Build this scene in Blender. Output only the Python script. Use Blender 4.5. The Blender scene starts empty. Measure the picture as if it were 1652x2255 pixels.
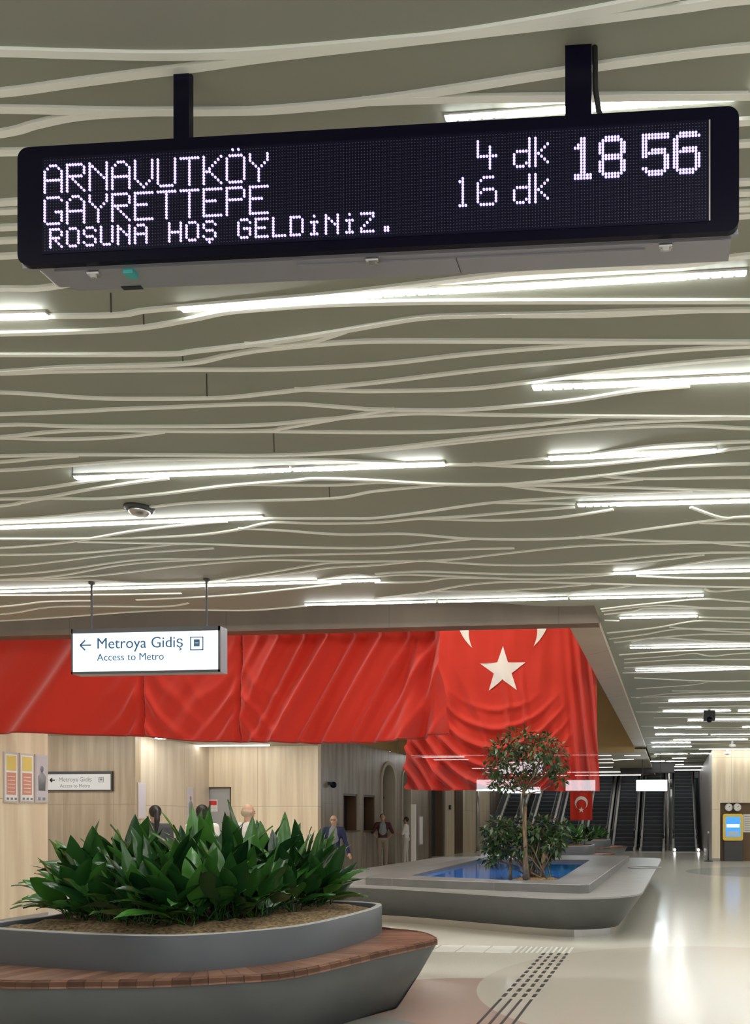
import bpy, bmesh, math, random
from mathutils import Vector, Matrix, noise

# ------------------------------------------------------------------ camera, world, exposure
SC = bpy.context.scene
COL = SC.collection
FPX, CPX, HPY = 1800.0, 1310.0, 1798.0      # focal length, principal column and horizon row of the photograph
CAM_H, YAW = 1.6, math.radians(5.4)
CY, SY = math.cos(YAW), math.sin(YAW)
cam_data = bpy.data.cameras.new('camera')
cam = bpy.data.objects.new('camera', cam_data); COL.objects.link(cam)
cam.location = (0, 0, CAM_H); cam.rotation_euler = (math.pi/2, 0, YAW)
cam_data.sensor_fit = 'VERTICAL'; cam_data.sensor_height = 36.0
cam_data.lens = 36.0*FPX/2255.0
cam_data.shift_x = (826.0-CPX)/2255.0
cam_data.shift_y = (HPY-1127.5)/2255.0
cam_data.clip_end = 200
SC.camera = cam
W = bpy.data.worlds.new('hall_ambient'); SC.world = W; W.use_nodes = True
W.node_tree.nodes['Background'].inputs[0].default_value = (1.0, 0.985, 0.95, 1)
W.node_tree.nodes['Background'].inputs[1].default_value = 0.54
SC.view_settings.view_transform = 'Standard'; SC.view_settings.look = 'None'
SC.view_settings.gamma = 1; SC.view_settings.use_curve_mapping = False
SC.view_settings.exposure = 0.43
LAMP = 34.0                                  # radiance of the ceiling strip lamps

R = random.Random(11)

# ------------------------------------------------------------------ geometry of the place
def cam2w(r, d, z): return Vector((r*CY - d*SY, r*SY + d*CY, z))
def at_z(px, py, z):                          # the point of a horizontal plane
    d = FPX*(CAM_H-z)/(py-HPY); return cam2w((px-CPX)*d/FPX, d, z)
def at_d(px, py, d): return cam2w((px-CPX)*d/FPX, d, CAM_H+(HPY-py)*d/FPX)
def at_x(px, py, X):                          # the point of a wall along the hall
    k = (px-CPX)/FPX; d = X/(k*CY-SY); return cam2w(k*d, d, CAM_H+(HPY-py)*d/FPX)
def at_y(px, py, Y):                          # the point of a wall across the hall
    k = (px-CPX)/FPX; d = Y/(k*SY+CY); return cam2w(k*d, d, CAM_H+(HPY-py)*d/FPX)

# ------------------------------------------------------------------ materials
def nodes_of(m):
    m.use_nodes = True; return m.node_tree.nodes, m.node_tree.links, m.node_tree.nodes['Principled BSDF']
def mat(name, col, rough=0.5, metal=0.0, emit=None, estr=0.0, spec=0.5, coat=0.0):
    m = bpy.data.materials.new(name); n, l, b = nodes_of(m)
    b.inputs['Base Color'].default_value = (*col, 1); b.inputs['Roughness'].default_value = rough
    b.inputs['Metallic'].default_value = metal; b.inputs['Specular IOR Level'].default_value = spec
    b.inputs['Coat Weight'].default_value = coat
    if emit:
        b.inputs['Emission Color'].default_value = (*emit, 1); b.inputs['Emission Strength'].default_value = estr
    return m
def noisy(name, c1, c2, rough=0.5, scale=(5, 5, 5), detail=4, lo=0.35, hi=0.65, bump=0.0, metal=0.0, spec=0.5, joint=None, jcol=(0.1, 0.08, 0.06)):
    m = mat(name, c1, rough, metal, spec=spec); n, l, b = nodes_of(m)
    tc = n.new('ShaderNodeNewGeometry'); mp = n.new('ShaderNodeMapping'); mp.inputs['Scale'].default_value = scale
    nz = n.new('ShaderNodeTexNoise'); nz.inputs['Scale'].default_value = 1.0; nz.inputs['Detail'].default_value = detail
    rp = n.new('ShaderNodeValToRGB')
    rp.color_ramp.elements[0].position = lo; rp.color_ramp.elements[0].color = (*c1, 1)
    rp.color_ramp.elements[1].position = hi; rp.color_ramp.elements[1].color = (*c2, 1)
    l.new(tc.outputs['Position'], mp.inputs['Vector']); l.new(mp.outputs[0], nz.inputs['Vector']); l.new(nz.outputs['Fac'], rp.inputs[0])
    out = rp.outputs[0]
    if joint:                                  # thin joints between cladding slabs
        sx = n.new('ShaderNodeSeparateXYZ'); l.new(tc.outputs['Position'], sx.inputs[0])
        ad = n.new('ShaderNodeMath'); ad.operation = 'ADD'; l.new(sx.outputs[0], ad.inputs[0]); l.new(sx.outputs[1], ad.inputs[1])
        cb = n.new('ShaderNodeCombineXYZ'); l.new(ad.outputs[0], cb.inputs[0]); l.new(sx.outputs[2], cb.inputs[1])
        br = n.new('ShaderNodeTexBrick'); br.offset = 0.0; br.inputs['Scale'].default_value = 1.0
        br.inputs['Brick Width'].default_value = joint[0]; br.inputs['Row Height'].default_value = joint[1]
        br.inputs['Mortar Size'].default_value = 0.006; br.inputs['Mortar Smooth'].default_value = 0.0
        l.new(cb.outputs[0], br.inputs['Vector'])
        mx = n.new('ShaderNodeMixRGB'); mx.inputs[2].default_value = (*jcol, 1)
        l.new(br.outputs['Fac'], mx.inputs[0]); l.new(out, mx.inputs[1]); out = mx.outputs[0]
    l.new(out, b.inputs['Base Color'])
    if bump:
        bp = n.new('ShaderNodeBump'); bp.inputs['Strength'].default_value = bump; bp.inputs['Distance'].default_value = 0.02
        l.new(nz.outputs['Fac'], bp.inputs['Height']); l.new(bp.outputs[0], b.inputs['Normal'])
    return m

M = {}
M['ceiling'] = noisy('ceiling_panel', (.272, .278, .222), (.30, .305, .245), .6, (.5, .5, 1))
M['strip'] = mat('lit_edge_cream', (.93, .94, .86), .5)  # pale colour stands in for the lit step edges of the panels
M['joint'] = mat('panel_joint', (.05, .048, .04), .8)
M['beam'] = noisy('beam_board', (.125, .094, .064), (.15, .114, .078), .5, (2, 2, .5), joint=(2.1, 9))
M['beam_lightened'] = noisy('beam_board_lightened', (.40, .335, .26), (.44, .37, .29), .5, (2, 2, .5), joint=(2.1, 9))  # paler copy of the beam boards, standing in for missing light
M['brown'] = noisy('void_lining', (.34, .235, .10), (.37, .255, .11), .7, (1, 1, 1))
M['lowceil'] = mat('low_ceiling_paint', (.40, .365, .29), .7)
M['cream'] = noisy('travertine', (.66, .53, .37), (.80, .68, .50), .38, (6, 6, .35), 5, .36, .62, joint=(1.22, 1.86), jcol=(.42, .34, .24))
M['tan'] = noisy('tan_travertine', (.36, .27, .18), (.48, .375, .265), .4, (6, 6, .4), 5, .36, .62, joint=(1.22, 1.88), jcol=(.3, .22, .15))
M['sidestone'] = noisy('pale_side_travertine', (.52, .43, .33), (.62, .525, .415), .4, (6, 6, .4), 5, .36, .62, joint=(1.22, 1.86), jcol=(.35, .27, .2))
M['grey_stone'] = noisy('grey_travertine', (.18, .145, .112), (.31, .262, .205), .4, (5, 5, .5), 5, .36, .62, joint=(1.3, 1.95), jcol=(.2, .17, .14))
M['base'] = mat('grey_baseboard', (.33, .31, .30), .4)
M['white'] = mat('white_paint', (.80, .78, .75), .4)
M['black'] = mat('black_plastic', (.0025, .0022, .011), .3, spec=.15)
M['blackmat'] = mat('black_matte', (.010, .010, .012), .6)
M['dark'] = mat('dark_opening', (.012, .010, .009), .35)
M['brownframe'] = mat('bronze_frame', (.10, .062, .035), .4)
M['glassdark'] = mat('dark_glass', (.03, .045, .055), .06, 0, spec=.8)
M['steel'] = mat('brushed_steel', (.50, .49, .47), .34, 1.0)
M['rail'] = mat('pale_steel_edge', (.52, .50, .46), .4, .1)
M['alu'] = mat('grey_aluminium', (.30, .30, .33), .4, .35)
M['lamp'] = mat('lamp_diffuser', (.9, .9, .9), .4, emit=(.98, 1.0, .96), estr=LAMP)
M['leds'] = mat('lamp_led', (.9, .9, .9), .4, emit=(.93, .98, 1.0), estr=LAMP)
M['lamp_body'] = mat('lamp_housing', (.62, .60, .56), .4)
M['lamp_soft'] = mat('lamp_diffuser_soft', (.9, .9, .9), .4, emit=(1.0, .985, .95), estr=8)
M['led'] = mat('lit_led', (.08, .08, .10), .4, emit=(.54, .46, 1.0), estr=1.35)
M['dim'] = mat('unlit_led', (.10, .10, .135), .4)
M['screen'] = mat('sign_panel', (.0035, .003, .016), .5, spec=.15)
M['face'] = mat('sign_face_lit', (.9, .95, 1), .3, emit=(.64, .87, 1.0), estr=.82)
M['ink'] = mat('sign_ink', (.03, .12, .26), .5)
M['unlitface'] = mat('sign_face_unlit', (.72, .70, .70), .4)
M['blackink'] = mat('black_ink', (.02, .02, .025), .5)
M['greyink'] = mat('grey_ink', (.22, .22, .24), .5)
M['soil'] = noisy('bark_mulch', (.10, .06, .03), (.42, .29, .15), .9, (38, 38, 38), 6, .34, .68, bump=.6)
M['concrete'] = noisy('bench_concrete', (.115, .125, .125), (.135, .145, .143), .42, (3, 3, 3))
M['poolhull'] = noisy('pool_concrete', (.082, .086, .086), (.098, .102, .10), .42, (3, 3, 3))
M['lamp_far'] = mat('lamp_diffuser_far', (.9, .9, .9), .4, emit=(1.0, .985, .95), estr=3.6)
M['box'] = noisy('planter_metal', (.088, .096, .110), (.10, .108, .122), .42, (2, 2, 2))
M['rim'] = mat('planter_rim', (.50, .50, .49), .4)
M['ledge'] = noisy('ledge_stone', (.165, .16, .152), (.195, .188, .18), .4, (4, 4, 4), joint=(1.1, 60), jcol=(.24, .22, .2))
M['deck'] = noisy('deck_stone', (.26, .255, .245), (.30, .292, .28), .38, (4, 4, 4))
M['pooltile'] = mat('pool_tile', (.02, .10, .34), .4)
M['bark'] = noisy('tree_bark', (.14, .09, .05), (.30, .21, .12), .8, (30, 30, 8))
M['door'] = mat('grey_door', (.36, .36, .355), .45)
M['paper'] = mat('white_paper', (.80, .78, .76), .6)
M['red_ink'] = mat('red_ink', (.62, .04, .04), .5)
M['pink_ink'] = mat('salmon_print', (.62, .27, .20), .6)
M['yellow_ink'] = mat('yellow_print', (.72, .55, .16), .6)
M['lilac'] = mat('lilac_print', (.55, .50, .55), .6)
M['frame'] = mat('poster_frame', (.58, .54, .53), .35, .4)
M['step'] = mat('escalator_step', (.018, .024, .032), .4, .1)
M['riser'] = mat('escalator_riser', (.13, .15, .17), .4, .2)
M['rubber'] = mat('black_rubber', (.01, .01, .011), .5)
M['yellow'] = mat('yellow_enamel', (.80, .58, .10), .4)
M['bluescreen'] = mat('kiosk_screen', (.02, .1, .4), .2, emit=(.05, .28, .85), estr=.9)
M['whitescreen'] = mat('kiosk_panel', (.8, .85, .9), .3, emit=(.75, .88, 1), estr=.8)
M['charcoal'] = mat('charcoal_metal', (.05, .048, .05), .45)
M['cabinet'] = noisy('brown_panel', (.13, .075, .03), (.16, .09, .037), .5, (3, 3, .6))
M['teal'] = mat('teal_plastic', (.05, .35, .33), .4)
M['tile_white'] = mat('white_tactile_tile', (.82, .80, .74), .35)
M['stud'] = mat('dark_tactile_stud', (.06, .06, .06), .4)

# wood of the bench: grain along the planks
def wood():
    m = mat('bench_wood', (.3, .15, .1), .42); n, l, b = nodes_of(m)
    g = n.new('ShaderNodeNewGeometry'); nz = n.new('ShaderNodeTexNoise'); nz.inputs['Scale'].default_value = 9; nz.inputs['Detail'].default_value = 5
    at = n.new('ShaderNodeAttribute'); at.attribute_name = 'plank'
    mx = n.new('ShaderNodeMixRGB'); mx.inputs[0].default_value = .5
    l.new(g.outputs['Position'], nz.inputs['Vector']); l.new(nz.outputs['Fac'], mx.inputs[1]); l.new(at.outputs['Fac'], mx.inputs[2])
    rp = n.new('ShaderNodeValToRGB'); rp.color_ramp.elements[0].position = .2; rp.color_ramp.elements[1].position = .8
    rp.color_ramp.elements[0].color = (.16, .075, .048, 1); rp.color_ramp.elements[1].color = (.36, .19, .125, 1)
    l.new(mx.outputs[0], rp.inputs[0]); l.new(rp.outputs[0], b.inputs['Base Color']); return m
M['wood'] = wood()

def leafmat(name, c1, c2, rough):
    m = mat(name, c1, rough, spec=.6); n, l, b = nodes_of(m)
    at = n.new('ShaderNodeAttribute'); at.attribute_name = 'tone'
    rp = n.new('ShaderNodeValToRGB'); rp.color_ramp.elements[0].color = (*c1, 1); rp.color_ramp.elements[1].color = (*c2, 1)
    l.new(at.outputs['Fac'], rp.inputs[0]); l.new(rp.outputs[0], b.inputs['Base Color']); return m
M['leaf'] = leafmat('aspidistra_leaf', (.009, .045, .013), (.07, .22, .033), .23)
M['ficus'] = leafmat('ficus_leaf', (.018, .045, .014), (.07, .13, .035), .35)

def cloth(name, col, clear):
    m = mat(name, col, .75, spec=.25); n, l, b = nodes_of(m)
    b.inputs['Sheen Weight'].default_value = .2
    tr = n.new('ShaderNodeBsdfTranslucent'); tr.inputs[0].default_value = (*col, 1)
    m1 = n.new('ShaderNodeMixShader'); m1.inputs[0].default_value = .12
    o = n['Material Output']
    l.new(b.outputs[0], m1.inputs[1]); l.new(tr.outputs[0], m1.inputs[2])
    if clear:
        tp = n.new('ShaderNodeBsdfTransparent'); m2 = n.new('ShaderNodeMixShader'); m2.inputs[0].default_value = clear
        l.new(m1.outputs[0], m2.inputs[1]); l.new(tp.outputs[0], m2.inputs[2]); l.new(m2.outputs[0], o.inputs[0])
    else: l.new(m1.outputs[0], o.inputs[0])
    return m
M['red'] = cloth('red_flag_cloth', (.57, .029, .014), 0)
M['redsheer'] = cloth('sheer_red_flag_cloth', (.57, .029, .014), .07)
M['whitecloth'] = cloth('white_flag_cloth', (.80, .77, .72), 0)
M['hem'] = cloth('red_seam_cloth', (.34, .02, .012), 0)

def water():
    m = mat('pool_water', (.010, .16, .62), .05, spec=.28); n, l, b = nodes_of(m)
    nz = n.new('ShaderNodeTexNoise'); nz.inputs['Scale'].default_value = 3.5; bp = n.new('ShaderNodeBump'); bp.inputs['Strength'].default_value = .05
    g = n.new('ShaderNodeNewGeometry'); l.new(g.outputs['Position'], nz.inputs['Vector'])
    l.new(nz.outputs['Fac'], bp.inputs['Height']); l.new(bp.outputs[0], b.inputs['Normal']); return m
M['water'] = water()

def floor_mat():
    m = mat('terrazzo_floor', (.6, .57, .5), .16, spec=.55); n, l, b = nodes_of(m)
    g = n.new('ShaderNodeNewGeometry'); nz = n.new('ShaderNodeTexNoise'); nz.inputs['Scale'].default_value = 60; nz.inputs['Detail'].default_value = 3
    l.new(g.outputs['Position'], nz.inputs['Vector'])
    rp = n.new('ShaderNodeValToRGB'); rp.color_ramp.elements[0].position = .3; rp.color_ramp.elements[1].position = .7
    rp.color_ramp.elements[0].color = (.66, .62, .53, 1); rp.color_ramp.elements[1].color = (.74, .70, .61, 1)
    l.new(nz.outputs['Fac'], rp.inputs[0]); out = rp.outputs[0]
    # inlaid discs and bands of coloured terrazzo: centre, radius, colour
    for (cx, cy, rad, colr) in FLOOR_DISCS:
        sb = n.new('ShaderNodeVectorMath'); sb.operation = 'DISTANCE'; sb.inputs[1].default_value = (cx, cy, 0)
        l.new(g.outputs['Position'], sb.inputs[0])
        lt = n.new('ShaderNodeMath'); lt.operation = 'LESS_THAN'; lt.inputs[1].default_value = rad; l.new(sb.outputs['Value'], lt.inputs[0])
        mx = n.new('ShaderNodeMixRGB'); mx.inputs[2].default_value = (*colr, 1)
        l.new(lt.outputs[0], mx.inputs[0]); l.new(out, mx.inputs[1]); out = mx.outputs[0]
    l.new(out, b.inputs['Base Color']); return m
FLOOR_DISCS = [(-1.2, 4.6, 3.3, (.50, .47, .42)), (-1.9, 6.6, 1.35, (.52, .40, .35)), (.4, 7.9, 2.25, (.64, .585, .50)),
               (-.4, 4.2, 2.0, (.52, .41, .36)), (-2.6, 5.2, 1.15, (.40, .385, .36)), (2.6, 24, 2.2, (.50, .485, .45))]
M['floor'] = floor_mat()

# ------------------------------------------------------------------ mesh helpers
ORG = {}                                       # world origin of every object
class MB:
    def __init__(s): s.v = []; s.f = []; s.attr = []; s.val = 0.0; s.smooth = False
    def add(s, vs, fs):
        o = len(s.v); s.v += [Vector(p) for p in vs]; s.f += [tuple(i+o for i in f) for f in fs]; s.attr += [s.val]*len(fs); return s
    def box(s, a, b):
        (x0, y0, z0), (x1, y1, z1) = a, b
        x0, x1 = sorted((x0, x1)); y0, y1 = sorted((y0, y1)); z0, z1 = sorted((z0, z1))
        return s.add([(x0, y0, z0), (x1, y0, z0), (x1, y1, z0), (x0, y1, z0), (x0, y0, z1), (x1, y0, z1), (x1, y1, z1), (x0, y1, z1)],
                     [(0, 3, 2, 1), (4, 5, 6, 7), (0, 1, 5, 4), (1, 2, 6, 5), (2, 3, 7, 6), (3, 0, 4, 7)])
    def bar(s, p, q, w, h, up=Vector((0, 0, 1))):     # box along p-q
        p, q = Vector(p), Vector(q); d = (q-p).normalized(); sd = d.cross(up)
        sd = Vector((1, 0, 0)) if sd.length < 1e-6 else sd.normalized(); u = sd.cross(d)
        c = [(-w/2, -h/2), (w/2, -h/2), (w/2, h/2), (-w/2, h/2)]
        return s.add([p+sd*a+u*b for a, b in c]+[q+sd*a+u*b for a, b in c],
                     [(0, 1, 2, 3), (7, 6, 5, 4), (0, 4, 5, 1), (1, 5, 6, 2), (2, 6, 7, 3), (3, 7, 4, 0)])
    def tube(s, pts, rad, n=8, caps=True):
        pts = [Vector(p) for p in pts]; rr = rad if isinstance(rad, (list, tuple)) else [rad]*len(pts); vs = []
        for i, p in enumerate(pts):
            d = (pts[min(i+1, len(pts)-1)]-pts[max(i-1, 0)]).normalized()
            a = d.cross(Vector((0, 0, 1))); a = d.cross(Vector((1, 0, 0))) if a.length < .05 else a; a.normalize(); b = d.cross(a)
            vs += [p+(a*math.cos(2*math.pi*k/n)+b*math.sin(2*math.pi*k/n))*rr[i] for k in range(n)]
        fs = [(i*n+k, i*n+(k+1) % n, (i+1)*n+(k+1) % n, (i+1)*n+k) for i in range(len(pts)-1) for k in range(n)]
        if caps: fs += [tuple(range(n))[::-1], tuple((len(pts)-1)*n+k for k in range(n))]
        return s.add(vs, fs)
    def loft(s, rings, cap0=False, cap1=False):
        n = len(rings[0]); vs = [p for r in rings for p in r]
        fs = [(i*n+k, i*n+(k+1) % n, (i+1)*n+(k+1) % n, (i+1)*n+k) for i in range(len(rings)-1) for k in range(n)]
        if cap0: fs.append(tuple(range(n))[::-1])
        if cap1: fs.append(tuple((len(rings)-1)*n+k for k in range(n)))
        return s.add(vs, fs)
    def lathe(s, c, prof, n=16, axis='z'):
        c = Vector(c); vs = []
        for (r, h) in prof:
            for k in range(n):
                a = 2*math.pi*k/n
                vs.append(c+(Vector((r*math.cos(a), r*math.sin(a), h)) if axis == 'z' else Vector((r*math.cos(a), h, r*math.sin(a))) if axis == 'y' else Vector((h, r*math.cos(a), r*math.sin(a)))))
        fs = [(i*n+k, i*n+(k+1) % n, (i+1)*n+(k+1) % n, (i+1)*n+k) for i in range(len(prof)-1) for k in range(n)]
        fs += [tuple(range(n))[::-1], tuple((len(prof)-1)*n+k for k in range(n))]
        return s.add(vs, fs)
    def ball(s, c, r, n=10, m=7):
        r = r if isinstance(r, (tuple, list)) else (r, r, r)
        prof = [(max(1e-4, math.sin(math.pi*i/m)), -math.cos(math.pi*i/m)) for i in range(m+1)]; o = len(s.v)
        s.lathe((0, 0, 0), prof, n)
        for i in range(o, len(s.v)): p = s.v[i]; s.v[i] = Vector((c[0]+p.x*r[0], c[1]+p.y*r[1], c[2]+p.z*r[2]))
        return s
    def grid(s, nu, nv, fn):
        vs = [fn(i/nu, j/nv) for j in range(nv+1) for i in range(nu+1)]
        return s.add(vs, [(j*(nu+1)+i, j*(nu+1)+i+1, (j+1)*(nu+1)+i+1, (j+1)*(nu+1)+i) for j in range(nv) for i in range(nu)])
    def prism(s, poly, a, b, fn):                # polygon in (u, v) extruded from depth a to b; fn(u, v, w) -> world
        n = len(poly); vs = [fn(u, v, a) for u, v in poly]+[fn(u, v, b) for u, v in poly]
        fs = [tuple(range(n))[::-1], tuple(range(n, 2*n))]+[(k, (k+1) % n, n+(k+1) % n, n+k) for k in range(n)]
        return s.add(vs, fs)
    def build(s, name, m, parent=None, origin=None, attr=None, xf=None):
        if xf: s.v = [xf @ p for p in s.v]
        if parent is not None: origin = ORG[parent]
        if origin is None: origin = Vector((0, 0, 0))
        me = bpy.data.meshes.new(name); me.from_pydata([p-origin for p in s.v], [], s.f); me.update()
        bm = bmesh.new(); bm.from_mesh(me); bmesh.ops.recalc_face_normals(bm, faces=bm.faces)
        if s.smooth:
            for f in bm.faces: f.smooth = True
        bm.to_mesh(me); bm.free()
        if attr:
            a = me.attributes.new(attr, 'FLOAT', 'FACE'); a.data.foreach_set('value', s.attr)
        me.materials.append(M[m] if isinstance(m, str) else m)
        return link(name, me, parent, origin)
def link(name, me, parent, origin):
    o = bpy.data.objects.new(name, me); COL.objects.link(o)
    if parent is not None: o.parent = parent
    else: o.location = origin
    ORG[o] = Vector(origin); return o
def tag(o, label, cat, group=None):
    o['label'] = label; o['category'] = cat
    if group: o['group'] = group
    return o
def thing(name, label, cat, loc, group=None):
    o = bpy.data.objects.new(name, None); COL.objects.link(o); o.location = loc; o.empty_display_size = .1
    ORG[o] = Vector(loc); return tag(o, label, cat, group)
def struct(o): o['kind'] = 'structure'; return o
def stuff(o): o['kind'] = 'stuff'; return o
def copy_tree(o, parent=None):
    c = o.copy(); COL.objects.link(c); c.parent = parent
    for ch in o.children: copy_tree(ch, c)
    return c
def smooth(mb): mb.smooth = True; return mb
def catmull(pts, per=10, closed=False):
    n = len(pts); out = []
    for i in range(n if closed else n-1):
        g = (lambda k: pts[k % n]) if closed else (lambda k: pts[max(0, min(n-1, k))])
        p0, p1, p2, p3 = g(i-1), g(i), g(i+1), g(i+2)
        for k in range(per):
            t = k/per
            out.append(tuple(.5*((2*b)+(-a+c)*t+(2*a-5*b+4*c-d)*t*t+(-a+3*b-3*c+d)*t**3) for a, b, c, d in zip(p0, p1, p2, p3)))
    if not closed: out.append(tuple(pts[-1]))
    return out
def resample(pts, n):
    pts = [Vector(p) for p in pts]; L = [0]
    for a, b in zip(pts, pts[1:]+pts[:1]): L.append(L[-1]+(b-a).length)
    out = []; j = 0
    for i in range(n):
        t = L[-1]*i/n
        while L[j+1] < t: j += 1
        a, b = pts[j], pts[(j+1) % len(pts)]; out.append(a.lerp(b, (t-L[j])/max(1e-9, L[j+1]-L[j])))
    return out
def inset(ring, d, z=None):
    n = len(ring); out = []; ar = sum(ring[i].x*ring[(i+1) % n].y-ring[(i+1) % n].x*ring[i].y for i in range(n)); sg = 1 if ar > 0 else -1
    for i in range(n):
        t = (ring[(i+1) % n]-ring[i-1]); nn = Vector((-t.y, t.x, 0)).normalized()*sg
        p = ring[i]+nn*d; out.append(Vector((p.x, p.y, ring[i].z if z is None else z)))
    return out
def atz(ring, z): return [Vector((p.x, p.y, z)) for p in ring]

def text_mesh(body, size, font_bold=False):      # 2-D outline of a piece of writing, as vertices and faces
    cu = bpy.data.curves.new('t', 'FONT'); cu.body = body; cu.size = size; cu.resolution_u = 3
    cu.offset = size*.006 if font_bold else 0
    ob = bpy.data.objects.new('t', cu); COL.objects.link(ob)
    dg = bpy.context.evaluated_depsgraph_get(); me = bpy.data.meshes.new_from_object(ob.evaluated_get(dg))
    vs = [(v.co.x, v.co.y) for v in me.vertices]; fs = [tuple(p.vertices) for p in me.polygons]
    bpy.data.objects.remove(ob); bpy.data.curves.remove(cu); bpy.data.meshes.remove(me); return vs, fs
# ------------------------------------------------------------------ the setting
ZC, ZB, ZL, ZF = 4.0, 3.92, 3.46, 3.76          # wave ceiling, beam underside, low ceiling, ceiling beyond the opening
XF, XL, XR = -9.25, -9.62, -12.25               # ticket-hall facade, near left wall, recess side wall
YE = 37.6                                       # foot of the escalators
b1 = at_y(1318, 1378, 9.78); BX1 = b1.x; BX0 = BX1-.37; BY0, BY1 = 9.76, 9.99; VY = 27.0
YC = at_x(105, 1800, XL).y                      # end of the near left wall
YD = at_x(298, 1800, XR).y                      # back wall of the recess
YK = at_x(700, 1800, XF).y                      # cream wall beside the facade

fl = MB().box((-18, -2.2, -.2), (9.5, 50, 0))
struct(fl.build('floor', 'floor'))
edge = [at_z(x, y, ZC) for x, y in catmull([(-160, 1374), (0, 1366), (150, 1357), (280, 1347), (400, 1342), (550, 1343), (675, 1333), (826, 1330), (1000, 1327), (1096, 1328), (1176, 1334), (1250, 1335), (1322, 1333)], 6)]
edge = [p for p in edge if p.x < BX1-.02]
ce = MB()
pts = [Vector((-14, edge[0].y, ZC))]+edge+[Vector((BX1, edge[-1].y, ZC))]
ce.add([(p.x, -4, ZC) for p in pts]+pts, [(i, i+1, len(pts)+i+1, len(pts)+i) for i in range(len(pts)-1)])
ce.add(pts+[p+Vector((0, 0, .03)) for p in pts], [(i, i+1, len(pts)+i+1, len(pts)+i) for i in range(len(pts)-1)])
ce.add([(BX1, -4, ZC), (14, -4, ZC), (14, 44, ZC), (BX1, 44, ZC)], [(0, 1, 2, 3)])
ceiling = struct(ce.build('ceiling', 'ceiling'))

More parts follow.
